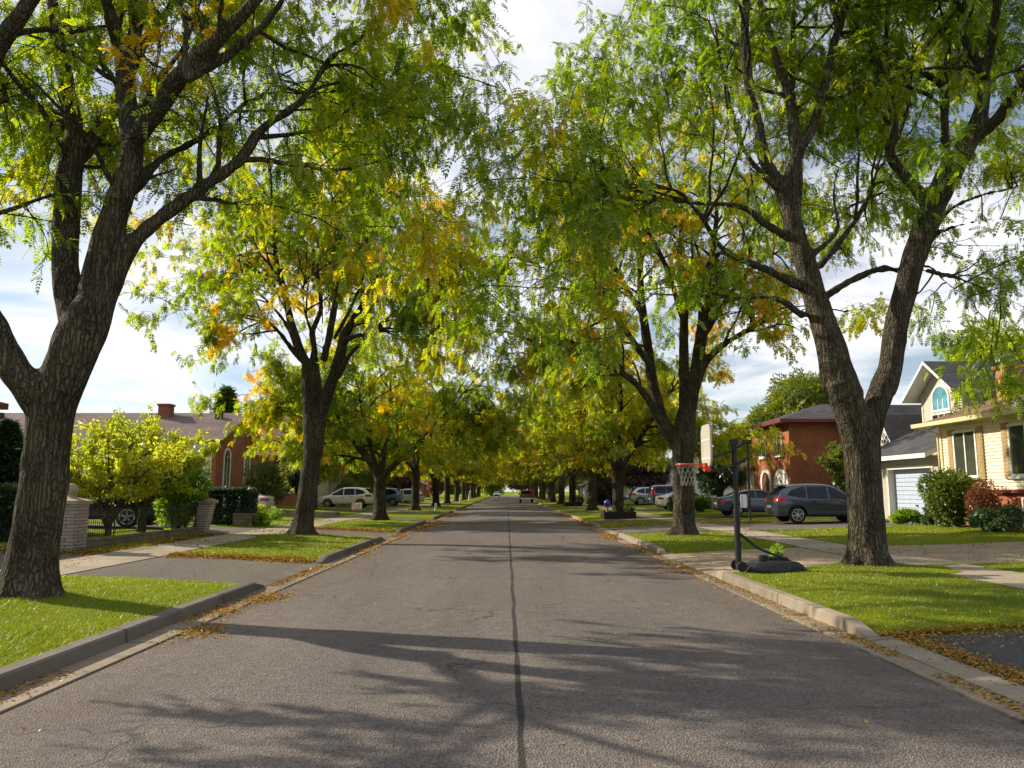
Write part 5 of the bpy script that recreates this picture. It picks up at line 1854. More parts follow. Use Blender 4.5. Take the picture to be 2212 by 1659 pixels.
def plain_house(name, label, x0, x1, y0, y1, ze, zr, axis, wall, roof, side, wins=1, over=0.5):
    h = Thing(name, ((x0 + x1) / 2, (y0 + y1) / 2, 0.5), label, 'house')
    mb = MB()
    gable_walls(mb, x0, x1, y0, y1, 0.1, ze, zr, axis)
    h.part(mb, 'wall', M[wall])
    mb = MB()
    gable_roof(mb, x0, x1, y0, y1, ze, zr, axis, over, 0.18, 0.4, 0, 1)
    h.part(mb, 'roof', [M[roof], M['white_trim']])
    w = x1 if side < 0 else x0
    sg = 1 if side < 0 else -1
    for k in range(wins):
        u = y0 + (y1 - y0) * (k + 0.5) / wins
        h.window('x', sg, w, u - 0.7, u + 0.7, 1.4, 2.7, bars=(0.5,))
    mb = MB()
    u = y0 + (y1 - y0) * 0.78
    mb.box(w + sg * 0.003, w + sg * 0.06, u - 0.45, u + 0.45, 0.5, 2.5)
    d = h.part(mb, 'door', M['door_brown'])
    return h


plain_house('bungalow', 'pale bungalow behind the far cars, right of the tree in a dark box', 15, 23, 96, 108, 3.0, 5.2, 'y', 'white_siding', 'shingle_mauve', 1, 2)
plain_house('bungalow', 'far brick bungalow on the right side before the street end', 15, 23, 122, 134, 3.0, 5.2, 'y', 'brick_red', 'shingle_brown', 1, 2)
plain_house('bungalow', 'farthest grey bungalow on the right side of the street', 15, 23, 150, 162, 3.0, 5.2, 'y', 'grey_siding', 'shingle_dark', 1, 2)

# ---- long brick gable house on the left
h = Thing('gable_house', (-24, 48.8, 0.5), 'long house with mauve-brown roof and a brick gable end holding two arched windows', 'house')
XL = -17.0
mb = MB()
mb.box(XL - 0.25, XL, 45.3, 52.3, 0.2, 4.75)
mb.prism([(45.3, 4.75), (52.3, 4.75), (48.8, 6.35)], 'x', XL - 0.25, XL)
h.part(mb, 'gable_wall', M['brick_red'])
mb = MB()
gable_walls(mb, -36, XL - 0.255, 45.3, 52.3, 0.2, 4.75, 6.3, 'x')
h.part(mb, 'wall', M['white_siding'])
mb = MB()
gable_roof(mb, -36, XL, 45.3, 52.3, 4.85, 6.42, 'x', 0.55, 0.16, 0.55, 0, 1)
h.part(mb, 'roof', [M['shingle_mauve'], M['cream_trim']])
h.window('x', 1, XL, 46.6, 47.5, 1.95, 3.75, arch=True, fw=0.16, bars=(0.5,))
h.window('x', 1, XL, 50.2, 51.1, 2.15, 3.65, arch=True, fw=0.16, bars=(0.5,))
h.window('y', -1, 45.3, -20.5, -19.2, 2.4, 3.9, bars=(0.5,))
h.window('y', -1, 45.3, -27, -25.2, 2.4, 3.9, bars=(0.5,))
chimney(h, -21.7, -21.0, 47.8, 48.5, 5.5, 6.95, 'brick_dark')
for vx in (-17.9, -31.5, -28.6):
    v = MB()
    v.box(vx - 0.2, vx + 0.2, 47.7, 48.0, 6.0, 6.5)
    h.part(v, 'roof_vent', M['black_iron'])

# ---- next houses down the left side
h = Thing('brown_roofed_house', (-22, 64, 0.5), 'brick house with brown roof and dark red eaves just past the brick gable', 'house')
mb = MB()
gable_walls(mb, -30, -17.2, 58, 68, 0.2, 4.3, 6.0, 'x')
h.part(mb, 'wall', M['brick_orange'])
mb = MB()
gable_roof(mb, -30, -17.2, 58, 68, 4.35, 6.05, 'x', 0.6, 0.18, 0.6, 0, 1)
h.part(mb, 'roof', [M['shingle_brown'], M['red_trim']])
mb = MB()
gable_walls(mb, -27, -20, 66, 74, 0.2, 6.2, 8.2, 'x')
h.part(mb, 'rear_wall', M['brick_orange'])
mb = MB()
gable_roof(mb, -27, -20, 66, 74, 6.25, 8.25, 'x', 0.4, 0.2, 0.4, 0, 1)
h.part(mb, 'rear_roof', [M['shingle_brown'], M['white_trim']])
mb = MB()
mb.box(-17.2, -16.9, 69.5, 74, 0.2, 3.0)
h.part(mb, 'porch_wall', M['white_siding'])
h.window('x', 1, -17.2, 60, 61.6, 1.6, 3.2, bars=(0.5,))
h.window('x', 1, -17.2, 64, 65.6, 1.6, 3.2, bars=(0.5,))
h = Thing('garage_house', (-19, 72.5, 0.5), 'low house with pale double garage behind the white hatchback', 'house')
mb = MB()
gable_walls(mb, -24, -15.5, 74.2, 82, 0.2, 3.1, 4.9, 'x')
h.part(mb, 'wall', M['stone_pale'])
mb = MB()
gable_roof(mb, -24, -15.5, 74.2, 82, 3.1, 4.9, 'x', 0.5, 0.18, 0.5, 0, 1)
h.part(mb, 'roof', [M['shingle_brown'], M['red_trim']])
mb = MB()
for k in range(5):
    mb.box(-15.5, -15.44, 75.2, 78.2, 0.5 + k * 0.42, 0.88 + k * 0.42)
h.part(mb, 'garage_door', M['white_siding'])
plain_house('bungalow', 'pale grey bungalow beyond the silver car on the left', -24, -15.5, 94, 106, 3.0, 5.0, 'y', 'grey_siding', 'shingle_mauve', -1, 2)
plain_house('bungalow', 'white bungalow far along the left side behind the row of trunks', -24, -15.5, 116, 128, 3.0, 5.0, 'y', 'white_siding', 'shingle_dark', -1, 2)
plain_house('bungalow', 'brick bungalow farthest along the left side of the street', -24, -15.5, 146, 158, 3.0, 5.0, 'y', 'brick_red', 'shingle_brown', -1, 2)

# ---- neighbour at the left edge of the photo: only its eave corner shows
h = Thing('neighbour_house', (-21, 19, 0.5), 'red-eaved roof corner of a white house jutting in at the left photo edge', 'house')
mb = MB()
mb.box(-27, -16.9, 12.5, 24.3, 0.2, 4.3)
h.part(mb, 'wall', M['white_siding'])
mb = MB()
hip_roof(mb, -27, -16.9, 12.5, 24.3, 4.3, 6.2, 0.7, 0.2, 0, 1, 'y')
h.part(mb, 'roof', [M['shingle_brown'], M['red_trim']])
h.window('x', 1, -16.9, 15, 16.6, 2.0, 3.4, bars=(0.5,))
# ------------------------------------------------------------------ vehicles
# stations: x, z bottom, z waist, z top, half-width low, half-width waist, half-width top (x runs forward)
PROF = {
    'suv': dict(st=[(-2.20, .50, .74, .78, .70, .72, .62), (-2.17, .36, .92, .98, .80, .82, .74), (-2.08, .30, 1.02, 1.12, .87, .86, .76), (-1.86, .28, 1.05, 1.42, .90, .88, .70), (-1.66, .27, 1.05, 1.58, .905, .89, .66),
                    (-1.2, .26, 1.02, 1.65, .91, .90, .65), (-0.3, .25, .98, 1.67, .91, .90, .65), (0.25, .25, .96, 1.62, .91, .90, .64), (0.62, .25, .96, 1.45, .91, .90, .66), (1.12, .26, .96, 1.08, .91, .89, .74),
                    (1.35, .26, .93, 1.0, .90, .87, .74), (1.8, .28, .86, .93, .87, .83, .70), (2.05, .31, .74, .83, .80, .78, .64), (2.17, .38, .62, .70, .70, .70, .58), (2.2, .44, .55, .58, .6, .6, .5)],
                wb=(-1.32, 1.32), wr=.35, side=[[(-1.72, 1.16), (-1.52, 1.38), (-1.02, 1.53), (-0.88, 1.53), (-0.90, 1.04), (-1.2, 1.06)], [(-0.86, 1.03), (-0.84, 1.535), (0.02, 1.54), (0.02, 1.01)], [(0.08, 1.005), (0.08, 1.54), (0.3, 1.49), (0.95, 1.10), (0.95, 1.0)]],
                front=(0.42, 1.14, 1.09, 1.50), rear=(-2.06, -1.68, 1.16, 1.50), tail=(-9, -1.72, .88, 1.06, .52), head=(1.72, 9, .66, .82, .46), clad=.40, roof=1.67),
    'sedan': dict(st=[(-2.30, .48, .72, .78, .66, .68, .58), (-2.26, .34, .90, .96, .78, .80, .72), (-2.1, .27, .95, 1.03, .86, .85, .72), (-1.75, .24, .96, 1.06, .89, .87, .70), (-1.5, .23, .95, 1.14, .90, .88, .66),
                      (-1.0, .22, .93, 1.36, .90, .88, .62), (-0.5, .21, .92, 1.43, .90, .88, .60), (0.0, .21, .91, 1.44, .90, .88, .60), (0.35, .21, .90, 1.37, .90, .88, .61), (0.85, .22, .90, 1.12, .90, .87, .68),
                      (1.15, .22, .88, .97, .89, .85, .70), (1.7, .24, .80, .88, .87, .82, .68), (2.1, .27, .68, .77, .80, .76, .62), (2.28, .36, .56, .64, .68, .66, .54), (2.32, .44, .5, .54, .6, .58, .48)],
                  wb=(-1.38, 1.42), wr=.33, side=[[(-1.42, 1.03), (-1.0, 1.25), (-0.72, 1.33), (-0.34, 1.36), (-0.34, .965)], [(-0.29, .965), (-0.29, 1.36), (0.05, 1.355), (0.3, 1.29), (0.82, 1.0), (0.75, .95)]],
                  front=(0.2, .98, .98, 1.31), rear=(-1.55, -0.85, 1.06, 1.32), tail=(-9, -1.95, .74, .90, .44), head=(1.9, 9, .58, .72, .4), clad=.24, roof=1.44),
    'van': dict(st=[(-2.45, .45, .9, 1.0, .78, .80, .72), (-2.42, .34, 1.05, 1.5, .88, .89, .76), (-2.35, .30, 1.08, 1.74, .92, .91, .76), (-2.0, .28, 1.08, 1.80, .94, .93, .76), (-1.0, .27, 1.07, 1.83, .95, .93, .76),
                    (0.2, .26, 1.06, 1.82, .95, .93, .76), (0.75, .26, 1.05, 1.70, .95, .93, .76), (1.35, .27, 1.03, 1.25, .94, .90, .80), (1.6, .28, .98, 1.08, .92, .88, .78), (2.1, .3, .82, .92, .86, .82, .7), (2.4, .36, .66, .74, .74, .72, .6), (2.45, .44, .58, .62, .64, .64, .54)],
                wb=(-1.5, 1.5), wr=.35, side=[[(-2.15, 1.14), (-2.1, 1.62), (-1.25, 1.68), (-1.25, 1.12)], [(-1.2, 1.12), (-1.2, 1.68), (-0.1, 1.69), (-0.1, 1.11)], [(-0.04, 1.11), (-0.04, 1.69), (0.5, 1.64), (1.12, 1.2), (1.1, 1.1)]],
                front=(0.62, 1.42, 1.14, 1.66), rear=(-2.5, -2.2, 1.2, 1.66), tail=(-9, -2.2, .95, 1.5, .68), head=(2.0, 9, .68, .84, .48), clad=.32, roof=1.83),
}
PAINT = {}


def paint(name, col, rough=0.28, metal=0.25):
    t = NT('paint_' + name)
    n = t.noise(t.pos(), 1.1, 3)
    fl = t.noise(t.pos(), 400, 1)
    c = t.ramp(n, [(0.2, tuple(x * 0.93 for x in col)), (0.8, tuple(min(1, x * 1.06) for x in col))])
    # road dust along the sills
    sep = t.n('ShaderNodeSeparateXYZ')
    t.l(t.pos(), sep.inputs[0])
    dust = t.math('MULTIPLY', t.math('MULTIPLY', t.math('SUBTRACT', 0.62, sep.outputs['Z']), 1.2, True), t.noise(t.pos(), 5, 5))
    c = t.mix(dust, c, (0.13, 0.11, 0.09))
    PAINT[name] = t.surf(c, rough, None, 0.5, metal, 0.8)
    return PAINT[name]


paint('white', (0.84, 0.85, 0.86), 0.3, 0.0)
paint('silver', (0.42, 0.43, 0.44), 0.3, 0.5)
paint('graphite', (0.042, 0.052, 0.09), 0.28, 0.45)
paint('slate', (0.06, 0.085, 0.14), 0.26, 0.4)
paint('navy', (0.02, 0.035, 0.09), 0.25, 0.3)
paint('blue', (0.09, 0.16, 0.30), 0.28, 0.35)
paint('iceblue', (0.42, 0.50, 0.60), 0.3, 0.3)
paint('red', (0.42, 0.03, 0.035), 0.3, 0.1)
paint('darkred', (0.25, 0.02, 0.025), 0.3, 0.1)
paint('cream', (0.62, 0.60, 0.55), 0.35, 0.0)


def in_poly(x, z, poly):
    c = False
    n = len(poly)
    for i in range(n):
        x0, z0 = poly[i]
        x1, z1 = poly[(i + 1) % n]
        if (z0 > z) != (z1 > z) and x < (x1 - x0) * (z - z0) / (z1 - z0) + x0:
            c = not c
    return c


def eval_mesh(me, mods):
    o = bpy.data.objects.new('tmp', me)
    COL.objects.link(o)
    for m in mods:
        m(o)
    ev = o.evaluated_get(bpy.context.evaluated_depsgraph_get())
    out = bpy.data.meshes.new_from_object(ev)
    bpy.data.objects.remove(o)
    return out


def car_shell(st, wr, wb, subs=3):
    nsec = 9
    vs, fs = [], []
    for (x, zb, zw, zt, wl, ww, wt) in st:
        half = [(0, zb), (wl * 0.86, zb), (wl * 0.985, zb + 0.09), (wl, zb + (zw - zb) * 0.45), (wl * 1.0, zw - 0.14 * (zw - zb)), (ww * 0.985, zw), ((wt + ww * 0.08) / 1.08 * 1.0, zw + (zt - zw) * 0.86), (wt * 0.82, zt - 0.005), (0, zt + 0.012)]
        ring = [(x, y, z) for y, z in half] + [(x, -y, z) for y, z in half[-2:0:-1]]
        vs += ring
    n = 2 * nsec - 2
    m = len(st)
    for i in range(m - 1):
        for k in range(n):
            fs.append((i * n + k, i * n + (k + 1) % n, (i + 1) * n + (k + 1) % n, (i + 1) * n + k))
    for i in (0, m - 1):       # end caps as strips
        for k in range(nsec - 1):
            a, b = k, k + 1
            c, d = (n - b) % n, (n - a) % n
            q = []
            for w in (a, b, c, d):
                if w not in q:
                    q.append(w)
            fs.append(tuple(i * n + w for w in q))
    me = bpy.data.meshes.new('shell')
    me.from_pydata(vs, [], fs)
    bm = bmesh.new()
    bm.from_mesh(me)
    bmesh.ops.recalc_face_normals(bm, faces=bm.faces)
    bm.to_mesh(me)
    bm.free()
    def sub(o):
        s = o.modifiers.new('s', 'SUBSURF')
        s.levels = subs
        s.subdivision_type = 'CATMULL_CLARK'
    me = eval_mesh(me, [sub])
    # wheel wells
    c = MB()
    for x in wb:
        for s in (-1, 1):
            c.lathe([(wr * 1.17, s * 0.55), (wr * 1.17, s * 1.2)], (x, 0, wr * 1.02), 28, axis='y')
    cut = c.build('cut', [])
    def boo(o):
        b = o.modifiers.new('b', 'BOOLEAN')
        b.operation = 'DIFFERENCE'
        b.object = cut
        b.solver = 'EXACT'
    me = eval_mesh(me, [boo])
    bpy.data.objects.remove(cut)
    return me


SHELL = {}


def split_shell(kind):
    """cut the shell along its glass and lamp outlines -> dict of meshes"""
    if kind in SHELL:
        return SHELL[kind]
    p = PROF[kind]
    me = car_shell(p['st'], p['wr'], p['wb'])
    bm = bmesh.new()
    bm.from_mesh(me)

    def cutp(co, no):
        bmesh.ops.bisect_plane(bm, geom=bm.verts[:] + bm.edges[:] + bm.faces[:], plane_co=co, plane_no=no, dist=1e-5)
    for poly in p['side']:
        for i in range(len(poly)):
            (x0, z0), (x1, z1) = poly[i], poly[(i + 1) % len(poly)]
            cutp((x0, 0, z0), Vector((-(z1 - z0), 0, x1 - x0)).normalized())
    fx0, fx1, fz0, fz1 = p['front']
    rx0, rx1, rz0, rz1 = p['rear']
    for z in (fz0, fz1, rz0, rz1, p['tail'][2], p['tail'][3], p['head'][2], p['head'][3], p['clad']):
        cutp((0, 0, z), (0, 0, 1))
    for y in (-.62, .62, -p['tail'][4], p['tail'][4], -p['head'][4], p['head'][4]):
        cutp((0, y, 0), (0, 1, 0))
    for x in (p['tail'][1], p['head'][0]):
        cutp((x, 0, 0), (1, 0, 0))
    cls = {}
    for f in bm.faces:
        c = f.calc_center_median()
        nn = f.normal
        k = 'body'
        if abs(nn.y) > 0.3 and abs(c.y) > 0.5 and c.z > 0.9:
            for q, poly in enumerate(p['side']):
                if in_poly(c.x, c.z, poly):
                    k = f"side_window{q}{'l' if c.y > 0 else 'r'}"
        if k == 'body' and nn.x > 0.25 and nn.z > 0.15 and fx0 < c.x < fx1 and fz0 < c.z < fz1 and abs(c.y) < .62:
            k = 'windscreen'
        if k == 'body' and nn.x < -0.2 and rx0 < c.x < rx1 and rz0 < c.z < rz1 and abs(c.y) < .62:
            k = 'rear_window'
        tx0, tx1, tz0, tz1, ty = p['tail']
        if k == 'body' and c.x < tx1 and tz0 < c.z < tz1 and abs(c.y) > ty and nn.z < 0.75:
            k = 'taillight' + ('l' if c.y > 0 else 'r')
        hx0, hx1, hz0, hz1, hy = p['head']
        if k == 'body' and c.x > hx0 and hz0 < c.z < hz1 and abs(c.y) > hy and nn.z < 0.9:
            k = 'headlight' + ('l' if c.y > 0 else 'r')
        cls.setdefault(k, []).append(f.index)
    out = {}
    for k, ids in cls.items():
        b2 = bm.copy()
        ids = set(ids)
        bmesh.ops.delete(b2, geom=[f for f in b2.faces if f.index not in ids], context='FACES')
        m = bpy.data.meshes.new(k)
        b2.to_mesh(m)
        b2.free()
        if k == 'body':
            gaps = [(max(q[0] for q in p['side'][i]), min(q[0] for q in p['side'][i + 1])) for i in range(len(p['side']) - 1)]
            zg0, zg1 = min(q[1] for q in p['side'][-1]) + .03, max(q[1] for q in p['side'][-1]) - .02
            mi = [1 if any(a - .03 < f.center.x < b + .03 and zg0 < f.center.z < zg1 and abs(f.center.y) > .5 for a, b in gaps) or (f.center.z < p['clad'] or (abs(f.center.y) < .5 and f.center.x > p['st'][-3][0] and .42 < f.center.z < .66) or (f.normal.y * f.center.y < -0.0 and abs(f.normal.y) > .3)) else 0 for f in m.polygons]
            m.polygons.foreach_set('material_index', np.array(mi, np.int32))
        m.polygons.foreach_set('use_smooth', np.ones(len(m.polygons), bool))
        m.set_sharp_from_angle(angle=R(42))
        out[k] = m
    bm.free()
    SHELL[kind] = out
    return out


def wheel(parent, x, s, wr, style=5, wid=0.205, half=0.905):
    mb = MB()
    w = wid / 2
    r = wr
    prof = [(r * .66, -w), (r * .92, -w * 1.02), (r, -w * .75), (r, w * .75), (r * .92, w * 1.02), (r * .66, w)]
    mb.lathe(prof, (0, 0, 0), 32, axis='y')
    o = mb.build('wheel', M['tyre_rubber'], parent, smooth=True)
    o.location = (x, s * (half - w - 0.02), wr)
    mb = MB()
    yo = s * (w * 1.0)
    n = 32
    ring = [(r * .68 * math.cos(a), yo, r * .68 * math.sin(a)) for a in np.linspace(0, 2 * math.pi, n + 1)]
    mb.tube(ring, r * 0.035, 6, cap=False)
    mb.lathe([(r * .18, yo - s * 0.03), (r * .16, yo + s * 0.008)] if s > 0 else [(r * .16, yo + s * 0.008), (r * .18, yo - s * 0.03)], (0, 0, 0), 16, axis='y')
    k = style
    for i in range(k):
        a = 2 * math.pi * i / k + 0.3
        for d in (-0.11, 0.11):
            mb.tube([(r * .15 * math.cos(a), yo - s * 0.012, r * .15 * math.sin(a)), (r * .66 * math.cos(a + d * (1.6 if k < 8 else .7)), yo - s * 0.012, r * .66 * math.sin(a + d * (1.6 if k < 8 else .7)))], [r * .055, r * .045], 6)
    mb.build('rim', M['rim_alloy'], o, smooth=True)
    return o


def make_car(name, kind, col, loc, rz, label, scale=(1, 1, 1), style=5, rails=False, group=None, cat='car', tail='lamp_red'):
    p = PROF[kind]
    e = empty(name, loc, rz, label, cat, group)
    e.scale = scale
    parts = split_shell(kind)
    for k, m in parts.items():
        nm = k.rstrip('lr0123456789') if k[-1] in 'lr' and k != 'body' and not k.startswith('wind') and not k.startswith('rear') else k
        m = m.copy()
        m.materials.clear()
        mats = [PAINT[col], M['black_plastic']] if k == 'body' else [M['car_glass']] if 'window' in k or 'windscreen' in k else [M[tail]] if 'tail' in k else [M['lamp_clear']]
        link({'taill': 'taillight', 'headl': 'headlight'}.get(nm, nm), m, mats, e)
    for x in p['wb']:
        for s in (-1, 1):
            wheel(e, x, s, p['wr'], style)
    for s in (-1, 1):
        mb = MB()
        xm = p['side'][-1][-2][0] - 0.06
        zm = p['side'][-1][-2][1] + 0.03
        mb.box(xm - 0.06, xm + 0.07, s * 0.93, s * 1.10, zm, zm + 0.14)
        mb.box(xm - 0.0, xm + 0.05, s * 0.82, s * 0.95, zm + 0.02, zm + 0.06)
        mb.build('mirror', PAINT[col], e, bevel=0.03)
        for poly in p['side'][:2] if kind != 'sedan' else p['side']:
            mb = MB()
            xc = (poly[0][0] + poly[-1][0]) / 2 if kind == 'sedan' else min(q[0] for q in poly) + 0.16
            zc = min(q[1] for q in poly) - 0.13
            mb.box(xc, xc + 0.2, s * 0.885, s * 0.925, zc, zc + 0.035)
            mb.build('door_handle', M['black_plastic'], e, bevel=0.01)
    mb = MB()
    xr = p['st'][1][0]
    mb.box(xr - 0.05, xr - 0.015, -0.26, 0.26, .62, .74)
    mb.build('licence_plate', M['plate_white'], e)
    if rails:
        for s in (-1, 1):
            mb = MB()
            mb.tube([(-1.5, s * .6, p['roof'] - 0.08), (-1.3, s * .6, p['roof'] + 0.03), (0.1, s * .6, p['roof'] + 0.03), (0.3, s * .6, p['roof'] - 0.06)], 0.018, 6)
            mb.build('roof_rail', M['chrome'], e, smooth=True)
    if kind == 'suv':
        mb = MB()
        mb.prism([(-1.95, 1.565), (-1.62, 1.62), (-1.62, 1.585), (-1.93, 1.54)], 'y', -0.6, 0.6)
        mb.build('spoiler', [PAINT[col]], e, bevel=0.01)
    return e


def pickup(loc, rz, label, col='red'):
    e = empty('pickup_truck', loc, rz, label, 'pickup truck')
    # body of lower tub, cab and open bed
    mb = MB()
    mb.box(-2.75, 2.7, -.96, .96, .55, .98)                     # lower body
    mb.prism([(-.55, .985), (-.45, 1.72), (.55, 1.75), (1.15, 1.08), (1.2, .985)], 'y', -.8, .8)   # cab
    mb.box(1.15, 2.65, -.92, .92, .985, 1.08)                    # bonnet
    mb.box(-2.72, -.6, .84, .95, .985, 1.2)
    mb.box(-2.72, -.6, -.95, -.84, .985, 1.2)
    mb.build('body', PAINT[col], e, bevel=0.05)
    mb = MB()
    mb.box(-2.8, -2.73, -.83, .83, .66, 1.2)
    tg = mb.build('tailgate', PAINT['darkred'], e, bevel=0.02)
    mb = MB()
    mb.box(-2.83, -2.80, -.22, .22, 1.02, 1.07)
    mb.build('handle', M['black_plastic'], tg)
    for s in (-1, 1):
        mb = MB()
        mb.box(-2.79, -2.70, s * .84, s * .97, .8, 1.15)
        mb.build('taillight', M['lamp_red'], e, bevel=0.01)
        mb = MB()
        mb.prism([(-.42, 1.12), (-.36, 1.62), (.5, 1.65), (.95, 1.14)], 'y', s * .795, s * .815)
        mb.build('side_window', M['car_glass'], e)
        mb = MB()
        mb.box(.75, .95, s * .85, s * 1.06, 1.12, 1.32)
        mb.build('mirror', M['black_plastic'], e, bevel=0.03)
        mb = MB()
        mb.box(2.66, 2.73, s * .6, s * .9, .78, .95)
        mb.build('headlight', M['lamp_clear'], e)
    mb = MB()
    mb.prism([(-.555, 1.15), (-.575, 1.15), (-.505, 1.62), (-.485, 1.62)], 'y', -.62, .62)
    mb.build('rear_window', M['car_glass'], e)
    mb = MB()
    mb.prism([(.62, 1.68), (.66, 1.69), (1.14, 1.14), (1.1, 1.13)], 'y', -.68, .68)
    mb.build('windscreen', M['car_glass'], e)
    mb = MB()
    mb.box(-2.95, -2.8, -.92, .92, .52, .68)
    mb.build('rear_bumper', M['chrome'], e, bevel=0.03)
    mb = MB()
    mb.box(2.7, 2.85, -.92, .92, .45, .68)
    mb.build('front_bumper', M['chrome'], e, bevel=0.03)
    for x in (-1.75, 1.75):
        for s in (-1, 1):
            wheel(e, x, s, .38, 5, 0.24, 0.97)
    return e


def cz(x, y):
    return gz(x, y) + 0.006


EAST = 0.0
make_car('parked_car', 'suv', 'graphite', (13.55, 33.6, cz(13.5, 33)), EAST, 'dark grey hatchback SUV with red tail lamp parked nose-in behind the basketball hoop', style=6)
make_car('parked_car', 'sedan', 'slate', (13.5, 42.0, cz(13.5, 42)), EAST + R(3), 'slate-blue sedan parked between the second right tree and the basketball pole', style=10)
make_car('parked_car', 'sedan', 'white', (13.2, 56.6, cz(13, 56)), EAST, 'white sedan behind the low shrubs, left of the second right tree')
make_car('parked_van', 'van', 'slate', (14.4, 65.0, cz(14, 65)), EAST, 'dark van with blue-tinted windows behind the white sedan', cat='van')
make_car('parked_car', 'suv', 'silver', (13.6, 72.2, cz(13, 72)), EAST, 'silver SUV left of the dark van, beside the planter tree')
make_car('parked_car', 'suv', 'darkred', (14.6, 75.4, cz(14, 75)), EAST, 'dark red car mostly hidden behind the silver SUV')
make_car('parked_van', 'van', 'blue', (12.2, 94.0, cz(12, 94)), EAST, 'blue van far off between the forked tree and the boxed tree', cat='van')
make_car('parked_car', 'suv', 'navy', (-15.1, 28.9, cz(-15, 29)), math.pi, 'large navy blue SUV behind the small trees and iron fence', scale=(1.16, 1.06, 1.08), rails=True)
make_car('parked_car', 'sedan', 'cream', (-15.4, 43.4, cz(-15, 43)), math.pi, 'white sedan with red tail lamp behind the boxwood hedge')
make_car('parked_car', 'suv', 'white', (-13.2, 64.0, cz(-13, 64)), math.pi, 'white hatchback SUV behind the lawn sign', style=6)
make_car('parked_car', 'suv', 'blue', (-12.0, 73.6, cz(-12, 73)), math.pi, 'blue hatchback behind the third left tree')
make_car('parked_car', 'suv', 'iceblue', (-11.3, 86.0, cz(-11, 86)), math.pi, 'light silver-blue car between the third and fourth left trees')
make_car('parked_car', 'sedan', 'silver', (-12.9, 88.0 + 1.5, cz(-13, 88)), math.pi, 'grey sedan mostly behind the light silver-blue car')
make_car('moving_car', 'sedan', 'graphite', (-2.7, 208, 0.03), -R(90), 'small dark car coming from the far end of the street')
pickup((2.75, 111, 0.03), R(90), 'dark red pickup truck at the right edge of the road, seen from behind')
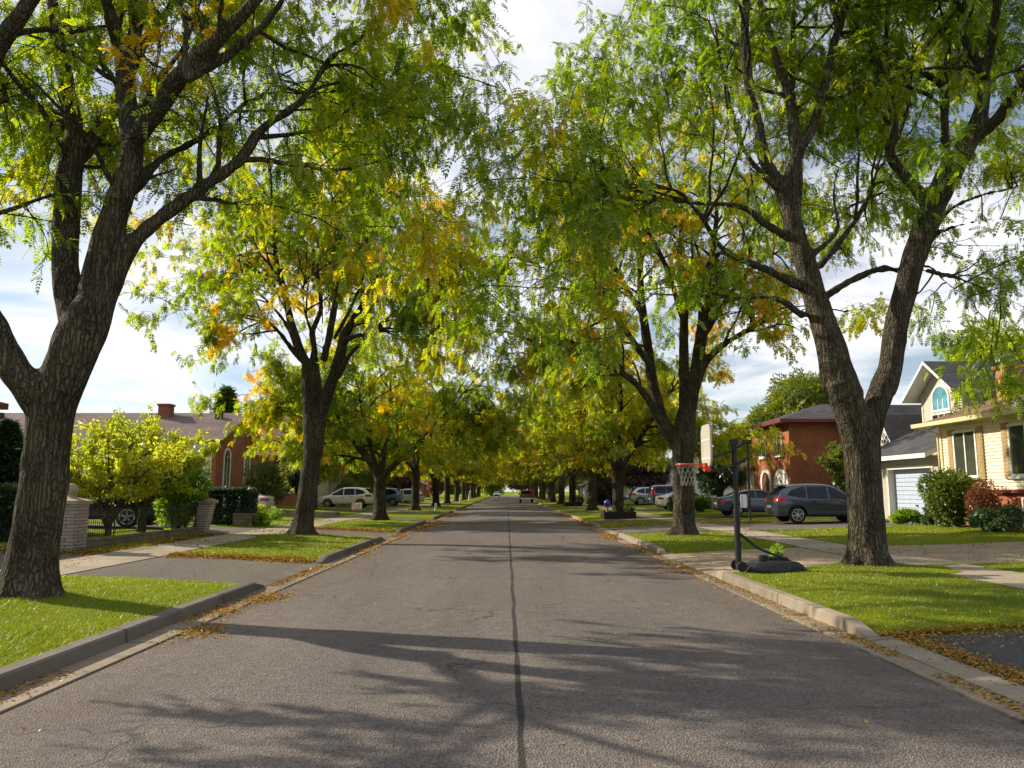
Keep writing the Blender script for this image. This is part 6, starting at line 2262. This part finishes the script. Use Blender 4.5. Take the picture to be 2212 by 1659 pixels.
# ------------------------------------------------------------------ basketball hoop
def hoop():
    bx, by = 4.45, 15.15
    z = 0.17
    t = Thing('basketball_hoop', (bx + 0.9, by, z), 'portable black basketball hoop on the right verge, ring facing the street', 'basketball hoop')
    mb = MB()
    prof = [(0.0, 0.0), (0.05, 0.10), (0.25, 0.19), (0.6, 0.215), (0.9, 0.2), (1.02, 0.14), (1.06, 0.0)]
    # shallow moulded tank, narrower at the front
    vs, fs = [], []
    n = len(prof)
    for i, (u, hh) in enumerate(prof):
        w = 0.24 + 0.22 * min(1, u / 0.5)
        for (yy, zz) in ((-w, 0), (-w, hh * 0.6), (-w * 0.85, hh), (w * 0.85, hh), (w, hh * 0.6), (w, 0)):
            vs.append((bx + 0.12 + u, by + yy, z + zz))
    for i in range(n - 1):
        for k in range(6):
            fs.append((i * 6 + k, i * 6 + (k + 1) % 6, (i + 1) * 6 + (k + 1) % 6, (i + 1) * 6 + k))
    fs += [tuple(range(6)), tuple((n - 1) * 6 + k for k in range(5, -1, -1))]
    mb.add(vs, fs)
    t.part(mb, 'base', M['black_plastic'], bevel=0.02)
    mb = MB()
    mb.box(bx + 0.62, bx + 0.95, by - 0.12, by + 0.12, z + 0.2, z + 0.27)
    mb.tube([(bx + 0.5, by, z + 0.2), (bx + 0.5, by, z + 0.3)], 0.09, 12)
    t.part(mb, 'ballast_cap', M['black_plastic'], bevel=0.015)
    for s in (-1, 1):
        mb = MB()
        mb.lathe([(0.09, s * 0.0), (0.1, s * 0.02), (0.1, s * 0.05), (0.09, s * 0.07)] if s > 0 else [(0.09, -0.07), (0.1, -0.05), (0.1, -0.02), (0.09, 0)], (bx + 0.02, by + s * 0.17, z + 0.1), 18, axis='y')
        t.part(mb, 'wheel', M['tyre_rubber'], smooth=True)
    top = z + 2.52
    mb = MB()
    mb.tube([(bx + 0.02, by, z + 0.02), (bx + 0.02, by, z + 1.1)], 0.058, 14)
    mb.tube([(bx + 0.02, by, z + 1.09), (bx + 0.02, by, top)], 0.052, 14)
    mb.tube([(bx + 0.02, by, z + 1.02), (bx + 0.02, by, z + 1.12)], 0.064, 14)
    mb.box(bx - 0.05, bx + 0.09, by - 0.06, by + 0.06, top - 0.1, top + 0.02)
    t.part(mb, 'pole', M['black_iron'], smooth=True)
    for s in (-1, 1):
        mb = MB()
        mb.tube([(bx + 0.04, by + s * 0.08, z + 0.72), (bx + 0.42, by + s * 0.12, z + 0.42), (bx + 0.98, by + s * 0.16, z + 0.2)], 0.016, 8)
        t.part(mb, 'brace', M['black_iron'], smooth=True)
    # rear counterweight rod and height handle
    mb = MB()
    mb.tube([(bx + 0.3, by + 0.02, top - 0.06), (bx + 0.29, by + 0.02, z + 0.95)], 0.022, 8)
    mb.box(bx + 0.18, bx + 0.36, by - 0.05, by + 0.09, top - 0.08, top)
    t.part(mb, 'lift_rod', M['black_iron'], smooth=True)
    mb = MB()
    mb.box(bx + 0.12, bx + 0.22, by - 0.05, by + 0.05, z + 1.2, z + 1.46)
    t.part(mb, 'height_label', M['plate_white'], bevel=0.01)
    # parallel arms to the board
    xb = bx - 0.54
    for dz0, dz1 in ((2.44, 2.16), (2.12, 1.9)):
        for s in (-1, 1):
            mb = MB()
            mb.tube([(bx + 0.28, by + s * 0.07, z + dz0 + 0.06), (bx + 0.0, by + s * 0.07, z + dz0 - 0.12), (xb + 0.06, by + s * 0.07, z + dz1)], 0.02, 8)
            t.part(mb, 'arm', M['black_iron'], smooth=True)
    zb0, zb1 = z + 2.0, z + 2.82
    mb = MB()
    hw = 0.36
    mb.prism([(by - hw + .1, zb0), (by + hw - .1, zb0), (by + hw, zb0 + .12), (by + hw, zb1 - .12), (by + hw - .1, zb1), (by - hw + .1, zb1), (by - hw, zb1 - .12), (by - hw, zb0 + .12)], 'x', xb, xb + 0.04)
    bd = t.part(mb, 'backboard', M['board_beige'], bevel=0.008)
    mb = MB()
    for (a0, a1, c0, c1) in ((-.3, .3, .5, .53), (-.3, .3, .14, .17), (-.3, -.27, .17, .5), (.27, .3, .17, .5)):
        mb.box(xb - 0.006, xb - 0.002, by + a0, by + a1, zb0 + c0, zb0 + c1)
    for (a0, a1, c0, c1) in ((-.28, .28, .06, .72), ):
        mb.box(xb + 0.042, xb + 0.05, by - .02, by + .02, zb0 + .05, zb1 - .05)
        mb.box(xb + 0.042, xb + 0.05, by - .4, by + .4, zb0 + .36, zb0 + .4)
    mb.build('board_marking', M['plate_white'], bd)
    mb = MB()
    mb.box(xb - 0.004, xb + 0.044, by - .2, by + .2, zb0 - 0.1, zb0 - 0.002)
    mb.build('board_pad', M['board_red'], bd, bevel=0.01)
    rr = 0.228
    xr, zr = xb - 0.14 - rr, zb0 + 0.04
    mb = MB()
    ring = [(xr + rr * math.cos(a), by + rr * math.sin(a), zr) for a in np.linspace(0, 2 * math.pi, 29)]
    mb.tube(ring, 0.012, 8, cap=False)
    for s in (-1, 1):
        mb.tube([(xr + rr * 0.75, by + s * rr * 0.66, zr), (xb - 0.01, by + s * 0.09, zr)], 0.009, 6)
        mb.tube([(xr + rr * 0.6, by + s * rr * 0.8, zr), (xb - 0.01, by + s * 0.06, zr - 0.09)], 0.008, 6)
    mb.box(xb - 0.05, xb - 0.004, by - 0.09, by + 0.09, zr - 0.12, zr + 0.03)
    rim = t.part(mb, 'rim', M['hoop_orange'], smooth=True)
    mb = MB()
    nn = 12
    rings = [(rr, 0), (rr * .86, -.1), (rr * .68, -.2), (rr * .58, -.3), (rr * .6, -.42)]
    for k in range(nn):
        for d in (1, -1):
            pts = []
            for j, (r_, dz) in enumerate(rings):
                a = 2 * math.pi * (k + d * j * 0.5) / nn
                pts.append((xr + r_ * math.cos(a), by + r_ * math.sin(a), zr + dz))
            mb.tube(pts, 0.004, 4)
    mb.build('net', M['net_white'], rim)


hoop()
shrub((5.35, 15.5, 0.2), 0.16, 0.16, 0.17, 420, 0.07, 'leaf_bright', 'small green weed growing behind the hoop base', 'plant', 'leafy_plant', 61, lumps=8, stems=3, lift=0.08)

# ------------------------------------------------------------------ brick pillars and iron fence on the left
def pillar(x, y, z, h, lean, label, ball=True, cap=True):
    t = Thing('brick_pillar', (x, y, z), label, 'gate pillar', 'pillars ending the iron fence')
    w = 0.30 if ball else 0.22
    mb = MB()
    rows = 13
    for k in range(rows):
        dx = lean * (k / rows)
        g0 = k * h / rows
        ww = w * (1 if k % 2 == 0 else 0.992)
        mb.box(x - ww + dx, x + ww + dx, y - ww, y + ww, z + g0 - (0.15 if k == 0 else 0), z + g0 + h / rows - 0.012)
        mb.box(x - w + .015 + dx, x + w - .015 + dx, y - w + .015, y + w - .015, z + g0 + h / rows - 0.012, z + g0 + h / rows)
    t.part(mb, 'shaft', M['brick_pale'])
    if cap:
        mb = MB()
        d = lean
        w2 = w + .06
        mb.box(x - w2 + d, x + w2 + d, y - w2, y + w2, z + h + .002, z + h + .09)
        mb.add([(x - w2 + d, y - w2, z + h + .09), (x + w2 + d, y - w2, z + h + .09), (x + w2 + d, y + w2, z + h + .09), (x - w2 + d, y + w2, z + h + .09),
                (x - .1 + d, y - .1, z + h + .17), (x + .1 + d, y - .1, z + h + .17), (x + .1 + d, y + .1, z + h + .17), (x - .1 + d, y + .1, z + h + .17)],
               [(0, 1, 5, 4), (1, 2, 6, 5), (2, 3, 7, 6), (3, 0, 4, 7), (4, 5, 6, 7)])
        t.part(mb, 'cap', M['concrete_cast'], bevel=0.012)
    if ball:
        mb = MB()
        r = 0.155
        pr = [(0.09, 0), (0.075, 0.03)] + [(r * math.sin(a), 0.03 + r - r * math.cos(a) + 0.0) for a in np.linspace(0.5, math.pi - 0.05, 12)]
        mb.lathe(pr, (x + lean, y, z + h + 0.17), 22)
        t.part(mb, 'ball_finial', M['concrete_cast'], smooth=True)


FX = -10.6
pillar(FX, 19.0, gz(FX, 19), 1.08, 0.0, 'pale brick pillar with a stone ball on top, near end of the iron fence')
pillar(FX + 0.05, 27.0, gz(FX, 26), 0.98, 0.2, 'shorter leaning brick pillar without a ball, far end of the iron fence', ball=False)
t = Thing('iron_fence', (FX, 23, gz(FX, 23)), 'low black iron fence of thin bars on a dark kerb wall', 'fence')
fy0, fy1, fz = 19.32, 26.72, gz(FX, 23)
mb = MB()
mb.box(FX - 0.1, FX + 0.1, fy0, fy1, fz - 0.15, fz + 0.20)
t.part(mb, 'base_wall', M['stone_rough'], bevel=0.015)
mb = MB()
nb = 70
for k in range(nb):
    y = fy0 + 0.05 + (fy1 - fy0 - 0.1) * k / (nb - 1)
    mb.tube([(FX, y, fz + 0.24), (FX, y, fz + 0.92)], 0.007, 5)
t.part(mb, 'fence_bars', M['black_iron'])
for zz in (0.29, 0.80, 0.92):
    mb = MB()
    mb.box(FX - 0.013, FX + 0.013, fy0, fy1, fz + zz - 0.009, fz + zz + 0.009)
    t.part(mb, 'rail', M['black_iron'])
for q in range(5):
    y = fy0 + 0.04 + (fy1 - fy0 - 0.08) * q / 4
    mb = MB()
    mb.tube([(FX, y, fz + 0.19), (FX, y, fz + 0.98)], 0.02, 8)
    mb.lathe([(0.03, fz + 0.98), (0.035, fz + 1.0), (0.0, fz + 1.05)], (FX, y, 0), 8)
    t.part(mb, 'post', M['black_iron'])

# stone planter / low wall past the driveway
mb = MB()
px_, py_ = -10.3, 31.9
z = gz(px_, py_)
mb.box(px_ - 0.75, px_ + 0.0, py_ - 0.35, py_ - 0.12, z - 0.1, z + 0.52)
mb.box(px_ - 0.75, px_ + 0.0, py_ + 0.12, py_ + 0.35, z - 0.1, z + 0.5)
mb.box(px_ - 0.75, px_ - 0.55, py_ - 0.119, py_ + 0.119, z - 0.1, z + 0.51)
mb.box(px_ - 0.2, px_ - 0.0, py_ - 0.119, py_ + 0.119, z - 0.1, z + 0.51)
mb.box(px_ - 0.549, px_ - 0.201, py_ - 0.119, py_ + 0.119, z - 0.1, z + 0.42, 1)
o = mb.build('stone_planter', [M['stone_rough'], M['soil']], bevel=0.02)
tag(o, 'low rough stone planter beside the sidewalk past the boxwood hedge', 'planter')
mb = MB()
mb.prism([(-13.5, 45.9), (-10.0, 45.75), (-9.8, 45.95), (-9.9, 46.15), (-13.5, 46.2)], 'z', 0.1, 0.46)
o = mb.build('lawn_edging', M['concrete_cast'], bevel=0.03)
tag(o, 'low rounded concrete edging ending a lawn behind the second left tree', 'edging')

# lawn sign before the white hatchback
sx, sy = -9.9, 51.5
sz = gz(sx, sy)
t = Thing('lawn_sign', (sx, sy, sz), 'white lawn sign with dark red lettering before the white hatchback', 'sign')
mb = MB()
mb.box(sx - .33, sx + .33, sy - .008, sy + .008, sz + .22, sz + .66)
pn = t.part(mb, 'sign_panel', M['sign_white'])
mb = MB()
mb.box(sx - .28, sx + .28, sy - .014, sy - .0085, sz + .26, sz + .31)
for (a0, a1, c) in ((-.24, .2, .37), (-.28, .26, .44), (-.1, .22, .52)):
    mb.box(sx + a0, sx + a1, sy - .014, sy - .0085, sz + c, sz + c + .03)
mb.box(sx - .26, sx - .18, sy - .014, sy - .0085, sz + .5, sz + .62)
mb.build('lettering', M['sign_red'], pn)
for s in (-1, 1):
    mb = MB()
    mb.tube([(sx + s * .24, sy + .01, sz - .15), (sx + s * .24, sy + .01, sz + .8)], 0.006, 5)
    t.part(mb, 'stake', M['metal_grey'])

# marker posts
for (x, y, hh, w, lab) in ((-5.75, 63, 0.55, 0.11, 'short white marker post on the left verge before the fourth tree'), (-5.9, 122, 1.15, 0.14, 'taller white marker post far along the left verge'), (-5.8, 96, 0.5, 0.09, 'small grey post on the left verge between the two white ones')):
    mb = MB()
    z = gz(x, y)
    mb.lathe([(w * 1.02, z - 0.1), (w, z + 0.05), (w * 0.95, z + hh * 0.9), (w * 0.8, z + hh), (0.02, z + hh + 0.03)], (x, y, 0), 12)
    o = mb.build('marker_post', M['white_trim'], smooth=True)
    tag(o, lab, 'post', 'marker posts on the left verge')

# planter boxes round two trunks, gazing ball
for (x, y, lab) in ((6.3, 44.2, 'dark timber planter box round the third tree of the right row'), (6.6, 78, 'dark timber box round the fifth trunk of the right row')):
    z = gz(x, y)
    t = Thing('planter_box', (x, y, z), lab, 'planter')
    for (x0, x1, y0, y1) in ((-.9, .9, -.9, -.8), (-.9, .9, .8, .9), (-.9, -.8, -.798, .798), (.8, .9, -.798, .798)):
        mb = MB()
        for k in range(2):
            mb.box(x + x0, x + x1, y + y0, y + y1, z - 0.05 + k * 0.2, z + 0.14 + k * 0.2)
        t.part(mb, 'side_board', M['timber_dark'], bevel=0.01)
    mb = MB()
    mb.box(x - .798, x + .798, y - .798, y + .798, z - 0.02, z + 0.22)
    t.part(mb, 'soil', M['soil'])
shrub((6.85, 43.7, gz(7, 43) + 0.2), 0.4, 0.3, 0.27, 700, 0.1, 'leaf_mid', 'small leafy plant in the planter box right of the trunk', 'plant', 'leafy_plant', 62, lumps=8, stems=3)
shrub((7.2, 77.3, gz(7, 78) + 0.2), 0.55, 0.45, 0.5, 700, 0.14, 'leaf_dark', 'dark shrub in the farther planter box', 'plant', 'leafy_plant', 63, lumps=8, stems=3)
t = Thing('gazing_ball', (5.62, 43.55, gz(5.4, 43.5) + 0.2), 'blue gazing ball on a stand in the planter box left of the trunk', 'garden ornament')
mb = MB()
zz = gz(5.4, 43.5) + 0.2
mb.lathe([(0.13, zz), (0.1, zz + 0.08), (0.06, zz + 0.3), (0.1, zz + 0.44)], (5.62, 43.55, 0), 14)
t.part(mb, 'stand', M['concrete_cast'], smooth=True)
mb = MB()
r = 0.2
mb.lathe([(r * math.sin(a), zz + 0.42 + r - r * math.cos(a)) for a in np.linspace(0.15, math.pi - 0.02, 14)], (5.62, 43.55, 0), 20)
t.part(mb, 'ball', M['blue_ball'], smooth=True)

# ------------------------------------------------------------------ light and sky
EL = R(31)
AZ = math.atan2(-0.93, 0.36)       # compass angle of the sun from +y towards +x
sun_dir = Vector((math.sin(AZ) * math.cos(EL), math.cos(AZ) * math.cos(EL), math.sin(EL)))
sl = bpy.data.lights.new('sun', 'SUN')
sl.energy = 5.0
sl.angle = R(0.55)
sl.color = (1.0, 0.88, 0.68)
so = bpy.data.objects.new('sun', sl)
COL.objects.link(so)
so.rotation_euler = sun_dir.to_track_quat('Z', 'Y').to_euler()
so.location = (-60, 30, 60)

w = bpy.data.worlds.new('World')
SC.world = w
w.use_nodes = True
nt = w.node_tree
nt.nodes.clear()
out = nt.nodes.new('ShaderNodeOutputWorld')
bg = nt.nodes.new('ShaderNodeBackground')
bg.inputs['Strength'].default_value = 0.08
sky = nt.nodes.new('ShaderNodeTexSky')
sky.sky_type = 'NISHITA'
sky.sun_disc = False
sky.sun_elevation = EL
sky.sun_rotation = AZ
sky.air_density = 1.0
sky.dust_density = 0.25
sky.ozone_density = 2.0
# thin streaky clouds over the sky, by direction
tc = nt.nodes.new('ShaderNodeTexCoord')
sep = nt.nodes.new('ShaderNodeSeparateXYZ')
nt.links.new(tc.outputs['Generated'], sep.inputs[0])
def wm(op, a, b, clamp=False):
    nd = nt.nodes.new('ShaderNodeMath')
    nd.operation = op
    nd.use_clamp = clamp
    for i, v in enumerate((a, b)):
        if hasattr(v, 'links'):
            nt.links.new(v, nd.inputs[i])
        elif v is not None:
            nd.inputs[i].default_value = v
    return nd.outputs[0]
zc = wm('MAXIMUM', wm('ADD', sep.outputs['Z'], 0.12), 0.03)
cmb = nt.nodes.new('ShaderNodeCombineXYZ')
nt.links.new(wm('DIVIDE', sep.outputs['X'], zc), cmb.inputs[0])
nt.links.new(wm('DIVIDE', sep.outputs['Y'], zc), cmb.inputs[1])
nz = nt.nodes.new('ShaderNodeTexNoise')
nz.inputs['Scale'].default_value = 1.1
nz.inputs['Detail'].default_value = 7
nz.inputs['Roughness'].default_value = 0.55
nz.inputs['Distortion'].default_value = 0.5
nt.links.new(cmb.outputs[0], nz.inputs['Vector'])
# more cloud to the sunny left, clearer to the right
bias = wm('MULTIPLY', sep.outputs['X'], 0.0)
cl = nt.nodes.new('ShaderNodeValToRGB')
cl.color_ramp.elements[0].position = 0.38
cl.color_ramp.elements[0].color = (0, 0, 0, 1)
cl.color_ramp.elements[1].position = 0.60
cl.color_ramp.elements[1].color = (1, 1, 1, 1)
nt.links.new(wm('ADD', nz.outputs['Fac'], bias), cl.inputs['Fac'])
mx = nt.nodes.new('ShaderNodeMix')
mx.data_type = 'RGBA'
nt.links.new(wm('ADD', wm('MULTIPLY', cl.outputs['Color'], 0.80), 0.14), mx.inputs[0])
nt.links.new(sky.outputs[0], mx.inputs[6])
mx.inputs[7].default_value = (9.6, 9.5, 9.75, 1)
nt.links.new(mx.outputs[2], bg.inputs['Color'])
nt.links.new(bg.outputs[0], out.inputs[0])

SC.view_settings.view_transform = 'Standard'
SC.view_settings.look = 'None'
SC.view_settings.exposure = 0.60
SC.view_settings.gamma = 1.0
SC.render.engine = 'CYCLES'
SC.cycles.max_bounces = 9
SC.cycles.diffuse_bounces = 6
SC.cycles.glossy_bounces = 3
SC.cycles.transmission_bounces = 6
SC.cycles.transparent_max_bounces = 4
SC.cycles.caustics_reflective = False
SC.cycles.caustics_refractive = False
SC.cycles.use_denoising = True
